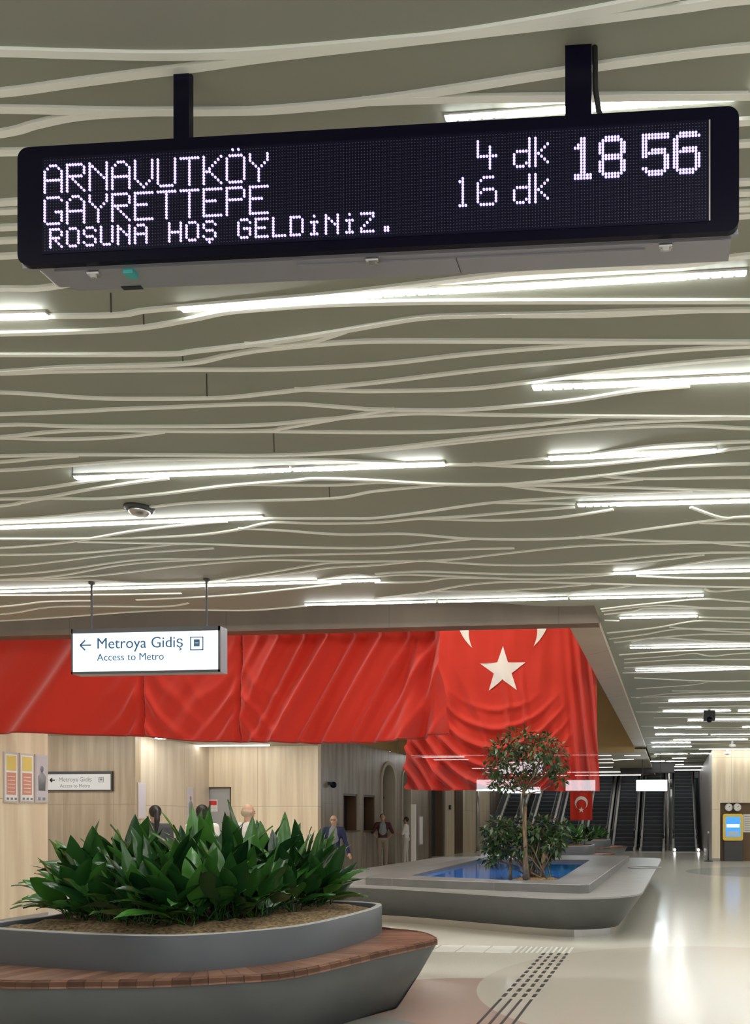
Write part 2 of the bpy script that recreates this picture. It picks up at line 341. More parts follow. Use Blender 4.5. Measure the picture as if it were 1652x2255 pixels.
# pale strips painted for lit panel edges, waving across the ceiling, traced on its plane
STR = '''0,110 180,115 370,118 560,112 826,90 1000,72 1200,40 1400,2 1500,-18
0,200 150,180 300,160 400,148 560,125 700,108 900,85 1100,62 1300,38 1500,12 1652,-8
0,236 200,240 360,242 560,240 700,230 826,217 1000,192 1200,160 1400,130 1652,100
0,290 80,270 170,252 300,243 420,241
800,219 1000,213 1240,210 1652,207
0,331 400,322 900,300 1652,263
0,443 500,400 1000,350 1652,312
0,462 500,440 1000,430 1652,397
0,498 600,470 1100,440 1652,421
0,527 600,500 1652,455
0,561 600,530 1100,500 1652,440
0,632 100,630 300,600 900,540 1652,470
0,693 245,691 325,680 500,665 700,648 826,634 1046,607 1146,596 1326,587 1511,579 1652,559
0,732 200,726 315,718 420,700 500,684 600,675 700,668 826,664 1026,661 1652,660
0,778 350,777 430,770 570,754 700,735 826,713 926,697 1026,692 1226,688 1452,681 1652,679
1126,691 1226,691 1326,690 1452,684 1540,680
0,816 150,806 400,798 500,780 570,768 700,755 826,748 1026,748 1326,749 1652,750
540,755 620,758 680,752 720,740 760,727
0,820 150,815 400,812 600,811 826,800 1026,778 1226,761 1401,752 1652,751
0,862 80,866 180,873 280,876 480,874 600,863 700,852 826,840 1076,810 1276,791 1476,770 1652,760
650,855 730,857 826,859 1026,854 1176,837 1376,810 1652,785
0,910 200,902 248,899 360,895 500,889 640,887 750,894 826,899 1001,901 1151,891 1276,878 1401,858 1520,847
0,934 50,933 200,937 540,935 700,922 826,913 926,908 1076,911 1301,914 1652,917
0,960 100,950 200,945 350,947 575,947 625,940 700,927 826,905 870,899
0,962 120,965 250,961 360,949
575,947 826,950 1001,947 1176,933 1316,915
0,1002 150,999 400,1000 625,1000 826,987 1026,964 1226,942 1401,927 1652,918
0,1015 75,1008 170,1001
640,1000 826,990 1076,965 1276,945 1476,935 1576,937 1652,941
0,1034 150,1023 300,1012 450,1009 650,1009 826,1015 981,1021 1066,1020 1136,1014 1206,1007 1301,998 1376,988 1476,977 1652,970
1041,1020 1176,1026 1276,1024 1426,1010 1576,992 1652,983
0,1082 100,1072 200,1057 250,1051
0,1097 90,1094 200,1075 300,1060 370,1051
0,1112 50,1104 110,1095 220,1096 350,1086 500,1068 650,1056 700,1052 826,1056 961,1064 1106,1065 1176,1060 1326,1045 1476,1027 1652,1019
540,1065 725,1067 826,1061 900,1062
0,1142 100,1137 200,1127 280,1121 330,1115 450,1104 725,1096 826,1080 976,1066
1106,1066 1276,1069 1652,1079
1106,1066 1226,1080 1351,1085 1526,1079
1316,1045 1416,1052 1652,1049
1146,1065 1301,1064 1416,1053
580,1140 750,1140 826,1139 926,1127 1076,1106 1226,1095 1351,1087
1091,1105 1176,1106 1266,1107
540,1162 600,1149 700,1151 826,1149 926,1140 1026,1135 1176,1122 1266,1115
926,1140 1076,1144 1201,1140 1276,1132 1351,1120
0,1205 150,1192 300,1167 450,1150 500,1147
0,1185 150,1185 320,1182 450,1175 540,1162
525,1162 600,1165 750,1175 891,1174 1026,1184 1176,1186 1301,1180 1451,1160 1601,1140 1652,1136
1521,1115 1576,1135 1606,1140
1541,1149 1652,1152
0,1220 150,1217 250,1210 375,1197 410,1195
170,1191 320,1194 450,1196 600,1202 826,1205 951,1194 1036,1185
0,1247 125,1235 250,1220 400,1210 470,1206
0,1265 125,1255 275,1234 350,1229 475,1230
0,1275 125,1267 250,1245 350,1235 475,1230 600,1222 826,1217 871,1215 1026,1208 1133,1206
75,1274 225,1265 400,1245 575,1232 750,1235 826,1235 976,1232 1126,1216 1276,1201 1476,1195 1652,1192
1276,1181 1426,1189 1551,1192 1652,1200
926,1233 1076,1242 1201,1243 1326,1235 1451,1222 1551,1216 1652,1215
1251,1241 1401,1237 1551,1220
450,1280 575,1262 700,1241 750,1237 826,1235
500,1277 650,1260 725,1249 826,1243 926,1233
826,1262 926,1257 1026,1260 1176,1264 1326,1262 1451,1250 1551,1235 1652,1226
700,1275 775,1264 826,1267 901,1264 1026,1269 1176,1274 1351,1264
826,1282 926,1280 996,1271 1101,1272
826,1317 926,1305 1026,1287 1126,1280 1276,1283 1426,1287 1652,1292
951,1300 1051,1301 1176,1295 1301,1285
1126,1301 1226,1305 1326,1296 1391,1288
1401,1267 1526,1272 1652,1272
1551,1295 1576,1301 1652,1296
0,1276 190,1276 300,1282 425,1280 470,1279
0,1310 200,1309 400,1306
0,1335 100,1324 200,1322
0,1352 125,1335 350,1335 415,1327
300,1320 500,1310 650,1295 750,1284
0,1366 150,1357 280,1347 400,1342 550,1343 675,1333
1323,1340 1424,1329 1550,1318 1652,1324
1326,1345 1446,1332 1556,1337 1652,1337
1331,1352 1391,1345 1446,1337 1652,1341
1331,1365 1364,1366
1539,1358 1652,1360
1337,1393 1446,1381 1539,1366 1652,1369
1342,1406 1419,1396 1498,1384 1652,1385
1474,1380 1652,1392
1353,1414 1446,1403 1542,1396 1652,1395
1391,1412 1446,1403 1528,1408 1652,1414
1364,1441 1487,1433 1652,1428
1375,1451 1474,1444 1528,1438 1569,1444 1652,1437
1375,1459 1500,1452 1652,1451
1375,1470 1501,1463 1652,1466
1397,1492 1556,1499 1652,1499
1402,1516 1517,1508 1567,1500
1402,1536 1487,1526 1652,1522'''
for si, ln in enumerate(STR.split('\n')):
    q = [tuple(map(float, p.split(','))) for p in ln.split()]
    if q[0][0] == 0:                              # lines that leave the frame run on past it
        (x0, y0), (x1, y1) = q[0], q[1]; s = (y1-y0)/(x1-x0)*.5; q = [(-260, y0-260*s), *q]
    if q[-1][0] == 1652:
        (x0, y0), (x1, y1) = q[-2], q[-1]; s = (y1-y0)/(x1-x0)*.5; q = [*q, (1980, y1+330*s)]
    pts = [at_z(x, y, ZC) for x, y in catmull(q, 8)]
    if q[-1][0] > 1900:                           # on across the part of the ceiling right of the view
        e, f = pts[-1], pts[-2]; sl = max(-.10, min(.10, (e.y-f.y)/max(.01, e.x-f.x))); n_ = int((9.5-e.x)/.12)
        pts += [Vector((e.x+.12*k, e.y+sl*.12*k*math.exp(-.12*k*.4)+.16*(1-math.cos(.12*k*(.7+.05*(si % 5))))*(1 if si % 2 else -1), ZC)) for k in range(1, n_)]
    hh = -.012-.00018*(si % 17); sec = [(-.013, 0), (-.013, hh), (.013, hh), (.013, 0)]
    vs = []
    for i, p in enumerate(pts):
        t = pts[min(i+1, len(pts)-1)]-pts[max(i-1, 0)]; nn = Vector((-t.y, t.x, 0)).normalized()
        vs += [p+nn*a+Vector((0, 0, b+.001)) for a, b in sec]
    n = len(pts); fs = [(i*4+k, i*4+k+1, i*4+k+5, i*4+k+4) for i in range(n-1) for k in range(3)]+[(0, 1, 2, 3), (n*4-1, n*4-2, n*4-3, n*4-4)]
    MB().add(vs, fs).build('wave_lit_edge', 'strip', ceiling)
for k in range(13):                               # and overhead, behind the first traced line
    y0, ph, am = 2.25-.36*k, k*1.7, .10+.05*(k % 3); pts = [Vector((-7+.2*j, y0+am*math.sin(j*.11+ph)+.08*math.sin(j*.29+ph*2), ZC)) for j in range(83)]
    mb = MB()
    for a, b in zip(pts, pts[1:]): mb.bar(a-Vector((0, 0, .004)), b-Vector((0, 0, .004)), .026, .014)
    if min(q_.y-2.3 for q_ in pts) > -9 and k > 1: mb.build('wave_lit_edge', 'strip', ceiling)
rr = random.Random(4)
for i in range(26):                               # the far strips between the end lamps
    y = 13.4+i*.95; x0 = BX1+.06; ph = rr.random()*6; am = .12+.15*rr.random(); ln_ = 3+rr.random()*8
    xs = [x0+(rr.random()*1.5 if i % 3 else 0)+ln_*k/24 for k in range(25)]
    pts = [Vector((x, y+am*math.sin(x*.9+ph)+.25*math.sin(x*.35+ph*2), ZC)) for x in xs]
    mb = MB()
    for a, b in zip(pts, pts[1:]): mb.bar(a-Vector((0, 0, .004)), b-Vector((0, 0, .004)), .03, .012)
    mb.build('wave_lit_edge', 'strip', ceiling)
for (x0, y0, x1, y1) in [(244, 645, 245, 689), (316, 690, 317, 716), (402, 777, 403, 797), (455, 823, 456, 872), (603, 950, 604, 995), (725, 1069, 726, 1096), (160, 1026, 160, 1050)]:
    a, b = at_z(x0, y0, ZC), at_z(x1, y1, ZC); MB().bar(a, b, .006, .004).build('panel_joint', 'joint', ceiling)

# frame of the opening above the flags
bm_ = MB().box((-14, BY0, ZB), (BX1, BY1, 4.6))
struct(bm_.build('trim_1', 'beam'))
struct(MB().box((BX0, BY1, ZB), (BX1, VY+.5, 4.35)).build('trim_2', 'beam_lightened'))
struct(MB().box((XF, VY, 3.74), (BX0, VY+.4, 8)).build('wall_void_far', 'brown'))
struct(MB().box((BX0-.03, BY1, 4.35), (BX0, VY, 8)).build('wall_void_right', 'brown'))
struct(MB().box((-14, BY1-.1, 4.6), (BX0, BY1, 8)).build('wall_void_near', 'brown'))
struct(MB().box((XF-.12, 10.75, 3.74), (XF-.02, VY, 8)).build('wall_void_left', 'brown'))
struct(MB().box((-14, BY0, 8), (BX1, VY+.5, 8.1)).build('ceiling_void', 'brown'))
struct(MB().box((XF-.2, VY+.4, ZF), (BX1, 44, ZF+.1)).build('ceiling_far', 'lowceil'))
struct(MB().box((-18, 10.9, ZL), (XF, YK, 3.74)).build('ceiling_recess', 'lowceil'))
# walls
wl = struct(MB().box((XL-.3, -4, 0), (XL, YC, 4.0)).build('wall_left', 'cream'))
struct(MB().box((XL, -4, 0), (XL+.012, YC, .12)).build('baseboard_left', 'base'))
struct(MB().box((-18, YD, 0), (XR, YD+.2, ZL)).build('wall_recess_back', 'tan'))
struct(MB().box((XR-.2, YD+.2, 0), (XR, YK, ZL)).build('wall_recess_side', 'sidestone'))
# cream wall with a grey door in it
dx0 = at_y(427, 1800, YK).x; dx1 = at_y(509, 1800, YK).x; dz = at_y(470, 1733, YK).z
cw = MB().box((dx1, YK, 0), (XF, YK+.2, 3.74)); cw.box((XR-.2, YK, dz), (dx1, YK+.2, ZL))
struct(cw.build('wall_cream', 'cream'))
d1 = struct(MB().box((dx0-.3, YK+.05, 0), (dx1-.02, YK+.1, dz-.02)).build('door_1', 'door'))
MB().box((dx1-.03, YK-.01, 0), (dx1, YK+.1, dz)).box((dx0-.3, YK-.01, dz-.03), (dx1, YK+.1, dz)).build('door_frame', 'brownframe', d1)
MB().box((dx0+.02, YK+.0, dz-.10), (dx0+.34, YK+.05, dz-.05)).build('door_closer', 'steel', d1)
MB().bar((dx1-.12, YK, 1.05), (dx1-.24, YK, 1.05), .02, .02).build('handle', 'steel', d1)

# facade along the hall with two ticket windows, two arches and a glass lift door
def fx(px): return at_x(px, 1800, XF).y
def fz(px, py): return at_x(px, py, XF).z
holes = []                                       # (y0, y1, z0, z1, arched)
win = [(756, 787, 1747, 1831), (801, 826, 1750, 1830)]
arch = [(838, 871, 1680, 1896), (884, 905, 1690, 1888)]
fa = MB(); T = .45
wy = [(fx(a), fx(b), fz(a, d), fz(a, c)) for a, b, c, d in win]
ay = [(fx(a), fx(b), fz(b, c)) for a, b, c, d in arch]
gy = (fx(944), fx(976))
def slab(y0, y1, z0, z1): fa.box((XF-T, y0, z0), (XF, y1, z1))
ytop = 3.74
cuts = [YK]
slab(YK+.2, wy[0][0], 0, ytop)
slab(wy[0][0], wy[0][1], 0, wy[0][2]); slab(wy[0][0], wy[0][1], wy[0][3], ytop); slab(wy[0][1], wy[1][0], 0, ytop)
slab(wy[1][0], wy[1][1], 0, wy[1][2]); slab(wy[1][0], wy[1][1], wy[1][3], ytop); slab(wy[1][1], ay[0][0], 0, ytop)
for (y0, y1, zt) in ay:                          # round-headed openings
    n = 14; c, r = (y0+y1)/2, (y1-y0)/2; h = min(r*1.0, .9); zs = zt-h
    for k in range(n):
        a0, a1 = math.pi*(1-k/n), math.pi*(1-(k+1)/n); p0, p1 = (c+r*math.cos(a0), zs+h*math.sin(a0)), (c+r*math.cos(a1), zs+h*math.sin(a1))
        poly = [p0, p1, (p1[0], ytop), (p0[0], ytop)]; fa.prism(poly, XF-T, XF, lambda u, v, w: Vector((w, u, v)))
slab(ay[0][1], ay[1][0], 0, ytop); slab(ay[1][1], gy[0], 0, ytop); slab(gy[0], gy[1], fz(950, 1700), ytop); slab(gy[1], fx(981), 0, ytop)
struct(MB().box((XF-T, fx(981), 0), (XF, 41, ytop)).build('wall_lift_side', 'cream'))
fac = struct(fa.build('wall_facade', 'grey_stone'))
struct(MB().box((XF-2.5, YK+.2, 0), (XF-2.4, 41, ytop)).build('wall_behind_facade', 'brownframe'))
for i, (y0, y1, z0, z1) in enumerate(wy):
    w_ = struct(MB().box((XF-.34, y0, z0), (XF-.30, y1, z1)).build('window_%d' % (i+1), 'dark'))
    MB().box((XF-.30, y0, z0), (XF-.02, y0+.05, z1)).box((XF-.30, y1-.05, z0), (XF-.02, y1, z1)).box((XF-.30, y0, z1-.06), (XF-.02, y1, z1)).box((XF-.3, y0, z0-.02), (XF+.10, y1, z0+.02)).build('window_frame', 'brownframe', w_)
    MB().box((XF-.24, (y0+y1)/2-.02, z0), (XF-.2, (y0+y1)/2+.02, z1)).build('mullion', 'brownframe', w_)
for i, (y0, y1, zt) in enumerate(ay):
    c, r = (y0+y1)/2, (y1-y0)/2; h = min(r, .9); zs = zt-h; n = 20
    def arc(k, s): return [(c-(r*s), 0)]+[(c+r*s*math.cos(math.pi*(1-j/n)), zs+h*s*math.sin(math.pi*(1-j/n))) for j in range(n+1)]+[(c+r*s, 0)]
    a_, b_ = arc(0, 1.0), arc(0, .84); tr = MB()
    for k in range(len(a_)-1): tr.prism([a_[k], a_[k+1], b_[k+1], b_[k]], XF-T, XF+.04, lambda u, v, w: Vector((w, u, v)))
    t_ = struct(tr.build('trim_%d' % (i+3), 'lowceil'))
    dr = struct(MB().prism(b_, XF-.42, XF-.38, lambda u, v, w: Vector((w, u, v))).build('door_%d' % (i+2), 'glassdark'))
    fr = MB().box((XF-.38, c-.03, 0), (XF-.34, c+.03, zt*.97)).box((XF-.38, y0+.1, 2.2), (XF-.34, y1-.1, 2.26)); fr.build('door_frame', 'brownframe', dr)
g_ = struct(MB().box((XF-.30, gy[0], 0), (XF-.26, gy[1], fz(950, 1700))).build('door_4', 'glassdark'))
MB().box((XF-.26, gy[0], 0), (XF+.03, gy[0]+.28, fz(950, 1700))).box((XF-.26, gy[1]-.25, 0), (XF+.03, gy[1], fz(950, 1700))).build('door_frame', 'brownframe', g_)
struct(MB().box((XF, fx(1001), 0), (XF+.05, fx(1017), ytop)).build('trim_5', 'brownframe'))
struct(MB().box((XF, YK, 0), (XF+.012, wy[0][0], .1)).build('baseboard_facade', 'base'))

# far end: walls round the escalators and the tan wall on the right
struct(MB().box((-18, 47.5, 0), (14, 47.7, 8)).build('wall_far', 'glassdark'))
YR = 29.6; rx0 = at_y(1588, 1800, YR).x; rn0 = at_y(1583, 1800, YR).x
nx0, nz1 = at_y(1585, 1768, YR).x+.02, at_y(1585, 1768, YR).z
wr = MB().box((rx0-.32, YR, 0), (nx0, YR+.3, ZC)); wr.box((nx0, YR, nz1), (14, YR+.3, ZC)); wr.box((nx0+2.6, YR, 0), (14, YR+.3, nz1))
struct(wr.build('wall_right_far', 'cream'))
struct(MB().box((nx0, YR+.24, 0), (nx0+2.6, YR+.3, nz1)).build('wall_niche', 'cabinet'))
struct(MB().box((rx0-.32, YR-.012, 0), (nx0, YR, .1)).build('baseboard_right', 'base'))
struct(MB().box((rx0-.32, YR+.3, 0), (rx0-.1, 44, ZC)).build('wall_escalator_right', 'base'))
struct(MB().box((XF-.1, 41, 0), (XF, 47.5, 6)).build('wall_escalator_left', 'grey_stone'))
struct(MB().box((-18, 47.5, 6.5), (14, 40, 6.6)).build('ceiling_escalator', 'dark'))
h0, h1 = at_y(1366, 1702, 36.4), at_y(1486, 1702, 36.4)
struct(MB().box((h0.x, 36.4, h0.z), (h1.x, 36.9, ZC-.002)).build('trim_6', 'charcoal'))

# ------------------------------------------------------------------ strip lamps of the ceiling
def lamp(x0, y0, x1, y1, label, z=ZC, dots=(1, 1), group='ceiling strip lamps', w=.042, lm='lamp', th=1.0):
    a, b = at_z(x0, y0, z-.019*th), at_z(x1, y1, z-.019*th); a.z = b.z = z
    t = thing('strip_lamp', label, 'lamp', (a+b)/2, group); L = (b-a).length; d = (b-a).normalized(); dn = Vector((0, 0, -1))
    MB().bar(a+dn*.007*th, b+dn*.007*th, w+.002, .014*th).build('housing', 'lamp_body', t)
    q = min(.30, L*.16); s0, s1 = (q if dots[0] else .01), (q if dots[1] else .01)
    smooth(MB()).bar(a+d*s0+dn*.0195*th, b-d*s1+dn*.0195*th, w, .011*th).build('diffuser', lm, t)
    for e, (p, dr) in enumerate(((a, d), (b, -d))):
        if dots[e] and L > .8:
            mb = MB()
            for k in range(5): c = p+dr*(q*(k+.5)/5)+dn*.019*th; mb.bar(c-dr*q*.075, c+dr*q*.075, w*.8, .011*th)
            mb.build('led_row', 'leds', t)
    return t
LMP = [(980, 262, 1850, 197, 'strip lamp just above the right end of the hanging display', (1, 0)),
 (395, 682, 840, 650, 'bright strip lamp below the display, pointed left end over the wavy panels', (0, 1)),
 (842, 649, 1645, 602, 'longest bright strip lamp directly under the right half of the display', (1, 1)),
 (-300, 705, 105, 696, 'bright strip lamp stub at the left edge level with the one under the display', (0, 0)),
 (1172, 855, 1900, 822, 'strip lamp with dotted left end between display and rows at the right edge', (1, 0)),
 (165, 1053, 640, 1035, 'strip lamp with dotted left end above the small ceiling dome', (1, 1)),
 (645, 1035, 980, 1022, 'strip lamp in line with the one above the ceiling dome, tapering right end', (1, 0)),
 (1208, 1010, 1578, 993, 'short strip lamp with dotted right end, alone on the right of the ceiling', (0, 1)),
 (-300, 1174, 580, 1140, 'long strip lamp just below the small ceiling dome', (0, 0)),
 (1272, 1113, 1900, 1097, 'strip lamp with dotted left end two rows below the short lone lamp', (1, 0)),
 (1350, 1263, 1900, 1251, 'strip lamp with pointed left end, next row before the flag opening, right', (0, 0)),
 (-200, 1309, 837, 1278, 'long strip lamp behind the two rods of the lit metro sign', (0, 1)),
 (672, 1332, 960, 1325, 'strip lamp at the edge of the opening over the red banner', (1, 1)),
 (965, 1325, 1250, 1318, 'strip lamp at the edge of the opening over the starred flag', (1, 1)),
 (1255, 1318, 1550, 1311, 'strip lamp ending just right of the corner beam', (0, 1)),
 (1365, 1361, 1537, 1357, 'short strip lamp, first beside the long side beam', (1, 0)),
 (1387, 1427, 1900, 1418, 'strip lamp with dotted left end, second beside the side beam', (1, 0)),
 (1400, 1477, 1900, 1468, 'strip lamp with dotted left end, third beside the side beam', (1, 0)),
 (1472, 1544, 1850, 1538, 'strip lamp in the row just before the black hanging camera box', (0, 0))]
for i, a in enumerate(LMP): lamp(*a[:5], dots=a[5], w=.022 if i == 0 else .032 if i in (1, 2, 3) else .042, th=.45 if i == 0 else .7 if i < 3 else 1)
FAR = [(1460, 1567, 1610, 1565.5), (1625, 1566, 1800, 1564), (1515, 1586, 1800, 1584), (1440, 1603, 1545, 1602), (1635, 1602, 1800, 1600), (1443, 1618, 1560, 1617.5), (1565, 1618, 1780, 1616), (1483, 1630, 1648, 1628),
       (1434, 1636, 1522, 1635), (1436, 1645, 1524, 1644), (1540, 1650, 1700, 1649), (1440, 1661, 1515, 1660), (1520, 1660, 1760, 1658), (1480, 1670, 1512, 1669.5), (1620, 1677, 1700, 1676), (1634, 1667, 1720, 1666), (1400, 1677, 1464, 1676.5), (1467, 1677, 1506, 1676.5), (1488, 1684, 1506, 1683.7)]
for a in FAR: lamp(*a, 'short white strip lamp among the far rows before the escalators', dots=(0, 0), group='far ceiling strip lamps')
for a in [(1318, 1664, 1347, 1663.6), (1375, 1664, 1411, 1663.6), (1316, 1672, 1350, 1671.5), (1350, 1674, 1396, 1672), (1316, 1680, 1352, 1679.5), (1318, 1690, 1350, 1689.5), (880, 1668, 962, 1666), (760, 1656, 860, 1655), (905, 1664, 1100, 1663), (1105, 1663, 1318, 1662.5)]:
    lamp(*a, 'short white strip lamp on the lower ceiling beyond the flag opening', z=ZF, dots=(0, 0), lm='lamp_far', group='lamps beyond the flag opening')
# lamps of the same rows that stand outside the photograph
for (x, y, L) in [(4.5, 4, 3), (7.5, 7, 3), (5, 10.5, 3), (9, 13, 3), (6, 17, 3), (8.5, 21, 3), (5.5, 25, 3), (-7.5, 5.5, 2.4), (-4, .5, 3), (1.5, .8, 3), (5, .2, 3), (-1.5, -2, 3), (9.5, 3, 3), (10, 9, 3), (3.2, -2.4, 2.5)]:
    a = Vector((x-L/2, y, ZC)); b = Vector((x+L/2, y, ZC)); t = thing('strip_lamp', 'long white strip lamp on the hall ceiling outside the view', 'lamp', (a+b)/2, 'lamps outside the view')
    MB().bar(a-Vector((0, 0, .009)), b-Vector((0, 0, .009)), .08, .018).build('housing', 'lamp_body', t)
    MB().bar(a-Vector((0, 0, .026)), b-Vector((0, 0, .026)), .066, .03).build('diffuser', 'lamp', t)
# recess lamp on the low ceiling, then lamps added as fill
def plain_lamp(a, b, label, group=None, w=.09, lm='lamp'):
    a, b = Vector(a)-Vector((0, 0, .004)), Vector(b)-Vector((0, 0, .004)); t = thing('strip_lamp', label, 'lamp', (a+b)/2, group)
    MB().bar(a-Vector((0, 0, .009)), b-Vector((0, 0, .009)), w+.02, .018).build('housing', 'lamp_body', t)
    MB().bar(a-Vector((0, 0, .026)), b-Vector((0, 0, .026)), w, .03).build('diffuser', lm, t)
x0, x1 = at_y(428, 1640, YK-.55).x, at_y(592, 1640, YK-.55).x
plain_lamp((x0, YK-.55, ZL), (x1, YK-.55, ZL), 'strip lamp washing the cream wall under the red banner', lm='lamp_soft')
plain_lamp((-12, YK-2.6, ZL), (-9.6, YK-2.6, ZL), 'added fill lamp before the cream wall, hidden above the red banner', w=.12)  # unseen; this and the next two are added to brighten the recess
plain_lamp((-15, YD-1.6, ZL), (-12.6, YD-1.6, ZL), 'added fill lamp hidden by the banner before the tan recess wall')
plain_lamp((-12, 15.2, ZL), (-9.8, 15.2, ZL), 'added fill lamp of the recess hidden above the red banner')
plain_lamp((-8.9, 30, ZF), (-7.6, 30, ZF), 'added fill lamp above the walkway by the arches', lm='lamp_soft')  # added, like the next, to lift the dark facade
for yy in (28.6,): plain_lamp((-8.9, yy, ZF if yy > 27 else ZF), (-7.4, yy, ZF), 'added fill lamp over the walkway by the arches, hidden behind the banner', 'walkway fill lamps', .2, lm='lamp_soft')
for k, (xa, xb, yy, zz) in enumerate([(-9, -5.4, 39, ZF), (-5, -1.6, 39, ZF), (-.7, 2, 39, ZC), (-9, -5.4, 42, ZF), (-5, -1.6, 42, ZF), (-.7, 2, 42, ZC), (-8.8, -7, 35.5, ZF)]):  # added to brighten the dark escalator end
    plain_lamp((xa, yy, zz), (xb, yy, zz), 'added fill lamp on the ceiling right over the escalators', 'fill lamps over the escalators', .12, lm='lamp_soft')
for xa, xb in ((-8.8, -5.2), (-5, -1.6)):  # unseen lamps added to brighten the flags and the lining
    plain_lamp((xa, BY1+.07, 6.6), (xb, BY1+.07, 6.6), 'added fill lamp high inside the opening above the flags', 'fill lamps inside the opening', .16)
    plain_lamp((xa, 12.0, 8.0), (xb, 12.0, 8.0), 'added fill lamp high inside the opening above the flags', 'fill lamps inside the opening', .3)
# ------------------------------------------------------------------ LED passenger display
F7 = {'A': ['..###..', '.#...#.', '#.....#', '#.....#', '#.....#', '#######', '#.....#', '#.....#', '#.....#', '#.....#'],
 'R': ['######.', '#.....#', '#.....#', '#.....#', '######.', '#.#....', '#..#...', '#...#..', '#....#.', '#.....#'],
 'N': ['#.....#', '##....#', '#.#...#', '#..#..#', '#...#.#', '#....##', '#.....#', '#.....#', '#.....#', '#.....#'],
 'V': ['#.....#']*7+['.#...#.', '..#.#..', '...#...'], 'U': ['#.....#']*9+['.#####.'], 'T': ['#######']+['...#...']*9,
 'K': ['#.....#', '#....#.', '#...#..', '#..#...', '#.#....', '###....', '#..#...', '#...#..', '#....#.', '#.....#'],
 'O': ['.#####.']+['#.....#']*8+['.#####.'], 'Y': ['#.....#']*3+['.#...#.', '..#.#..']+['...#...']*5,
 'G': ['.#####.', '#.....#', '#......', '#......', '#......', '#...###', '#.....#', '#.....#', '#.....#', '.#####.'],
 'E': ['#######']+['#......']*3+['#####..']+['#......']*4+['#######'], 'P': ['######.']+['#.....#']*3+['######.']+['#......']*5,
 '4': ['#......']*2+['#...#..']*3+['#######']+['....#..']*4, '1': ['.#.', '##.']+['.#.']*7+['###'],
 '6': ['..####.', '.#.....', '#......', '#......', '#.####.', '##....#', '#.....#', '#.....#', '#.....#', '.#####.'],
 'd': ['.....#']*4+['.#####']+['#....#']*3+['#...##', '.###.#'],
 'k': ['#....', '#....', '#...#', '#..#.', '#.#..', '##...', '#.#..', '#..#.', '#...#', '#....']}
F5 = {'R': ['####.', '#...#', '#...#', '####.', '#.#..', '#..#.', '#...#'], 'O': ['.###.']+['#...#']*5+['.###.'],
 'S': ['.###.', '#...#', '#....', '.###.', '....#', '#...#', '.###.'], 'U': ['#...#']*6+['.###.'],
 'N': ['#...#', '##..#', '#.#.#', '#..##', '#...#', '#...#', '#...#'], 'A': ['.###.', '#...#', '#...#', '#####', '#...#', '#...#', '#...#'],
 'H': ['#...#']*3+['#####']+['#...#']*3, 'Ş': ['.###.', '#...#', '#....', '.###.', '....#', '#...#', '.###.', '..#..'],
 'G': ['.###.', '#...#', '#....', '#.###', '#...#', '#...#', '.###.'], 'E': ['#####', '#....', '#....', '####.', '#....', '#....', '#####'],
 'L': ['#....']*6+['#####'], 'D': ['####.']+['#...#']*5+['####.'], 'i': ['..#..', '.....', '.###.', '..#..', '..#..', '..#..', '.###.'],
 'Z': ['#####', '....#', '...#.', '..#..', '.#...', '#....', '#####'], '.': ['.....']*5+['..##.']*2, ' ': ['.....']}
F9 = {'1': ['..##..', '..##..', '.###..', '####..']+['..##..']*8+['######']*2,
 '8': ['..#####..', '.#######.']+['##.....##']*4+['.#######.']*2+['##.....##']*4+['.#######.', '..#####..'],
 '5': ['#########']*2+['##.......']*3+['##.#####.', '########.', '##.....##']+['.......##']*3+['##.....##', '.#######.', '..#####..'],
 '6': ['..######.', '.########', '##.......', '##.......', '##.......', '##.#####.', '########.']+['##.....##']*5+['.#######.', '..#####..']}
rL, dL, rR, dR = -1.839, 2.603, .4325, 2.448
S0, S1 = cam2w(rL, dL, 0), cam2w(rR, dR, 0); SL = (S1-S0).length; SU = (S1-S0)/SL; SN = Vector((SU.y, -SU.x, 0)); SZ0, SZ1 = 3.3545, 3.73
def sg(u, v, w): return S0+SU*u+SN*w+Vector((0, 0, v))      # along the sign, height, out towards the viewer
def sgu(px):
    k = (px-CPX)/FPX; t = (S1-S0); ur, ud = (rR-rL)/SL, (dR-dL)/SL; return (k*dL-rL)/(ur-k*ud)
disp = thing('passenger_display', 'long black hanging LED display showing destinations and time 18 56', 'display', sg(SL/2, SZ0, -.06))
def rrect(x0, x1, y0, y1, r, n=6):
    out = []
    for cx, cy, a0 in ((x1-r, y1-r, 0), (x0+r, y1-r, 90), (x0+r, y0+r, 180), (x1-r, y0+r, 270)):
        out += [(cx+r*math.cos(math.radians(a0+90*k/n)), cy+r*math.sin(math.radians(a0+90*k/n))) for k in range(n+1)]
    return out
MB().prism(rrect(0, SL, SZ0, SZ1, .035), -.02, 0, sg).build('bezel', 'black', disp)
hb = MB(); o_ = rrect(.02, SL-.02, SZ0+.012, SZ1-.012, .03)
hb.prism(o_, -.13, -.02, sg)
hb.prism([(.10, SZ0-.004), (SL-.02, SZ0-.004), (SL-.02, SZ0+.03), (.10, SZ0+.03)], -.128, -.03, sg).build('housing', 'alu', disp)
MB().prism([(.0, SZ0+.004), (SL, SZ0+.004), (SL, SZ0+.02), (.0, SZ0+.02)], -.034, -.0205, sg).build('trim_rail', 'alu', disp)
for (ua, ub) in ((sgu(640), sgu(995)), (sgu(998), sgu(1420))):
    MB().prism([(ua, SZ0-.010), (ub, SZ0-.010), (ub, SZ0-.003), (ua, SZ0-.003)], -.12, -.05, sg).build('access_lid', 'alu', disp)
